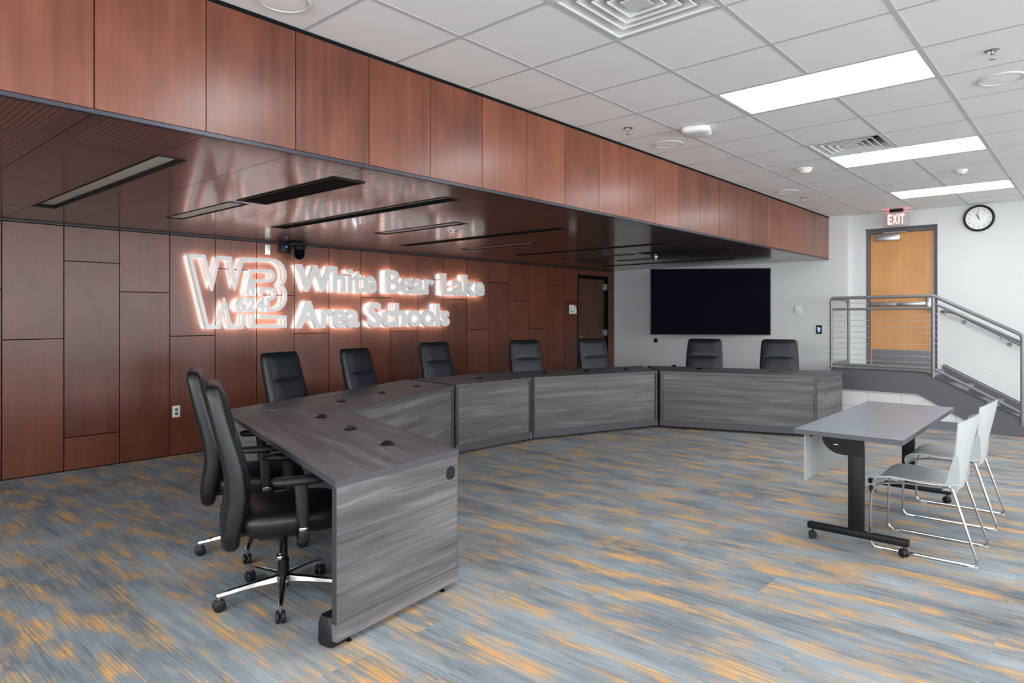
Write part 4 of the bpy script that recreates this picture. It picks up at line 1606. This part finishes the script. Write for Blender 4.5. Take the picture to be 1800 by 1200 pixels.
# ------------------------------------------------------------------ training table
t = thing('training_table', 'grey rectangular flip-top table on black wheeled T-legs', 'table', (-1.178, 5.26, 0), 0.008)
TH = 0.742
f = MB().mat('tabletop').box(-0.303, 0.303, -0.913, 0.913, TH - 0.028, TH)
f.obj('tabletop', t, smooth=0)
f = MB().mat('tableedge')
for (x0, x1, y0, y1) in ((-0.305, -0.303, -0.915, 0.915), (0.303, 0.305, -0.915, 0.915), (-0.303, 0.303, -0.915, -0.913), (-0.303, 0.303, 0.913, 0.915)):
    f.box(x0, x1, y0, y1, TH - 0.028, TH - 0.0005)
f.obj('edge_band', t, smooth=0)
for yy in (-0.68, 0.87):
    yv = yy
    f = MB().mat('black')
    f.box(-0.045, 0.045, yv - 0.02, yv + 0.02, 0.085, TH - 0.10, r=0.004)
    lo = f.obj('leg', t)
    f = MB().mat('black')
    f.box(-0.29, 0.29, yv - 0.025, yv + 0.025, 0.068, 0.108, r=0.005)
    f.obj('foot', lo)
    for xx in (-0.262, 0.262):
        caster(lo, xx, yv, r=0.025, stem=0.07, ang=rad(20) if xx < 0 else rad(-30))
    # bracket: flat bar under the top and half-round hinge plate
    f = MB().mat('black')
    f.box(-0.235, 0.205, yv - 0.016, yv + 0.016, TH - 0.053, TH - 0.0285, r=0.006)
    pr = [(0.05, TH - 0.05), (-0.20, TH - 0.05)]
    for q in range(0, 11):
        a_ = PI + q * (PI / 2) / 10
        pr.append((-0.075 + 0.125 * math.cos(a_), TH - 0.05 + 0.115 * math.sin(a_)))
    pr.append((0.05, TH - 0.165))
    f.prism(pr, -0.008, 0.008, Matrix.Translation((0, yv - 0.022, 0)) @ Matrix.Rotation(PI / 2, 4, 'X'))
    f.obj('hinge_plate', lo)
    f = MB().mat('whitem').box(-0.125, -0.100, yv - 0.0315, yv - 0.030, TH - 0.108, TH - 0.102)
    f.obj('latch', lo, smooth=0)
f = MB().mat('panelw')
f.box(-0.278, -0.270, -0.80, 0.80, 0.40, TH - 0.05, X=None)
f.obj('modesty_panel', t, smooth=0)
f = MB().mat('black')
f.box(-0.272, -0.255, -0.72, 0.80, TH - 0.07, TH - 0.0285)
f.obj('panel_rail', t, smooth=0)


# ------------------------------------------------------------------ sled chairs (local: y forward)
def make_sled(label, loc, rz, group):
    t = thing('sled_chair', label, 'chair', loc, rz, group)
    f = MB().mat('chrome')
    for s in (-1, 1):
        x = 0.232 * s
        f.tube([(x * 0.86, -0.10, 0.432), (x * 0.9, 0.10, 0.428), (x * 0.95, 0.225, 0.405), (x, 0.262, 0.34), (x, 0.268, 0.010), (x, -0.300, 0.010), (x * 0.92, -0.165, 0.445), (x * 0.88, -0.12, 0.436)], 0.0075, 10, fillet=0.045)
    f.tube([(-0.20, -0.12, 0.425), (0.20, -0.12, 0.425)], 0.0065, 8)
    f.tube([(-0.20, 0.12, 0.420), (0.20, 0.12, 0.420)], 0.0065, 8)
    f.obj('sled_frame', t)
    for s in (-1, 1):
        for yy in (-0.27, 0.22):
            f = MB().mat('chairw').box(0.232 * s - 0.010, 0.232 * s + 0.010, yy - 0.025, yy + 0.025, 0.0, 0.010, r=0.003)
            f.obj('glide', t)
    # seat shell
    prof = [(0.255, 0.365, 0.195), (0.262, 0.392, 0.212), (0.250, 0.420, 0.222), (0.215, 0.442, 0.228), (0.15, 0.452, 0.231), (0.05, 0.446, 0.232), (-0.06, 0.441, 0.228), (-0.15, 0.445, 0.218), (-0.20, 0.455, 0.200)]

    def sheet(prof, dish, th, side):
        rings = []
        m = 16
        for (y, z, hw) in prof:
            top = []
            for q in range(m + 1):
                u = -1 + 2 * q / m
                top.append((hw * u, y, z + dish * (u * u)))
            ring = top + [(p[0], p[1] - side[0], p[2] - side[1]) for p in reversed(top)]
            rings.append(ring)
        return rings
    f = MB().mat('chairw')
    f.loft(sheet(prof, 0.012, 0.006, (0.0, 0.010)))
    f.obj('seat', t, smooth=60)
    # back shell: strongly curved round the sitter
    rings = []
    prof = [(-0.185, 0.415, 0.165, 0.016), (-0.194, 0.46, 0.176, 0.022), (-0.205, 0.53, 0.185, 0.032), (-0.220, 0.62, 0.195, 0.044), (-0.238, 0.70, 0.203, 0.056), (-0.256, 0.78, 0.207, 0.067), (-0.268, 0.835, 0.205, 0.075)]
    m = 20
    for (y, z, hw, cv) in prof:
        fr = []
        for q in range(m + 1):
            u = -1 + 2 * q / m
            zz = z
            if z >= 0.75:
                zz = z + (0.028 if z >= 0.79 else 0.010) * (1 - u * u) - 0.012 * u * u
            fr.append((hw * u, y + cv * (u * u), zz))
        bk = [(p[0] * 1.0, p[1] - 0.009, p[2]) for p in reversed(fr)]
        rings.append(fr + bk)
    f = MB().mat('chairw')
    f.loft(rings)
    f.obj('backrest', t, smooth=60)
    for s in (-1, 1):
        f = MB().mat('chairw')
        rings = []
        for (y, z, wv, hv) in ((-0.150, 0.412, 0.009, 0.040), (-0.168, 0.47, 0.009, 0.034), (-0.178, 0.55, 0.008, 0.024), (-0.186, 0.63, 0.006, 0.010)):
            rings.append([(s * (0.176 + (z - 0.41) * 0.10) + dx * wv, y + dy * hv, z) for dx, dy in ((-1, -1), (1, -1), (1, 1), (-1, 1))])
        f.loft(rings)
        f.obj('side_support', t, smooth=30)
    return t


sc0 = make_sled('pale grey plastic sled-base chair at the near end of the grey table', (-0.845, 4.885, 0), PI / 2, 'pale sled-base chairs')
copy_thing(sc0, 'pale grey plastic sled-base chair at the far end of the grey table, nearer the stairs', (-0.845, 5.79, 0), PI / 2, 'pale sled-base chairs')

# ------------------------------------------------------------------ angled screen on an arm
p0, p1 = Vector((-5.60, 9.72)), Vector((-4.05, 10.84))
e = (p1 - p0)
Wd = e.length
an = math.atan2(e.y, e.x)
mid = (p0 + p1) / 2
H0, H1 = 1.140, 2.222
t = thing('wall_screen', 'huge black flat screen swung out at an angle from the white wall', 'screen', (mid.x, mid.y, 1.68), an)
f = MB().mat('plastic').box(-Wd / 2, Wd / 2, 0.0, 0.045, H0 - 1.68, H1 - 1.68, r=0.004)
f.box(-0.5, 0.5, 0.045, 0.07, -0.35, 0.25, r=0.01)
f.obj('housing', t)
f = MB().mat('screen').box(-Wd / 2 + 0.010, Wd / 2 - 0.010, -0.0015, 0.002, H0 - 1.68 + 0.012, H1 - 1.68 - 0.010)
f.obj('display', t, smooth=0)
f = MB().mat('bezelm')
bz = 0.006
f.box(-Wd / 2 - 0.004, -Wd / 2 + 0.006, -0.004, 0.04, H0 - 1.684, H1 - 1.676)
f.box(Wd / 2 - 0.006, Wd / 2 + 0.004, -0.004, 0.04, H0 - 1.684, H1 - 1.676)
f.box(-Wd / 2, Wd / 2, -0.004, 0.04, H0 - 1.684, H0 - 1.684 + 0.010)
f.box(-Wd / 2, Wd / 2, -0.004, 0.04, H1 - 1.676 - 0.008, H1 - 1.676)
f.obj('bezel', t, smooth=0)
f = MB().mat('black')
c0 = Vector((mid.x - math.sin(an) * 0.07, mid.y + math.cos(an) * 0.07, 1.66))
f.tube([c0, (mid.x + 0.10, mid.y + 0.34, 1.66), (mid.x - 0.25, YB - 0.03, 1.66)], 0.03, 10, fillet=0.03)
f.box(mid.x - 0.40, mid.x - 0.10, YB - 0.03, YB - 0.001, 1.45, 1.87)
f.obj('wall_arm', t, world=True)

# ------------------------------------------------------------------ floor boxes
t = thing('floor_box', 'pale flush floor box cover in the carpet left of the table', 'floor box', (-2.03, 5.255, 0), 0)
f = MB().mat('tread').box(-0.075, 0.075, -0.11, 0.11, 0.0005, 0.004, r=0.001)
f.obj('cover', t)
f = MB().mat('base').box(-0.055, 0.055, -0.002, 0.002, 0.004, 0.0046).box(-0.055, 0.055, 0.05, 0.053, 0.004, 0.0046)
f.obj('lid_seam', t, smooth=0)
t = thing('floor_plate', 'tiny pale flush plate in the carpet in front of the curved desks', 'floor plate', (-2.72, 6.04, 0), 0)
f = MB().mat('tread').lathe([(0.0, 0.0005), (0.055, 0.0005), (0.055, 0.003), (0.0, 0.004)], 24)
f.obj('cover', t)

for o in list(C.objects):
    if o.type == 'MESH' and len(o.data.materials) == 0:
        o.data.materials.append(M['wall'])
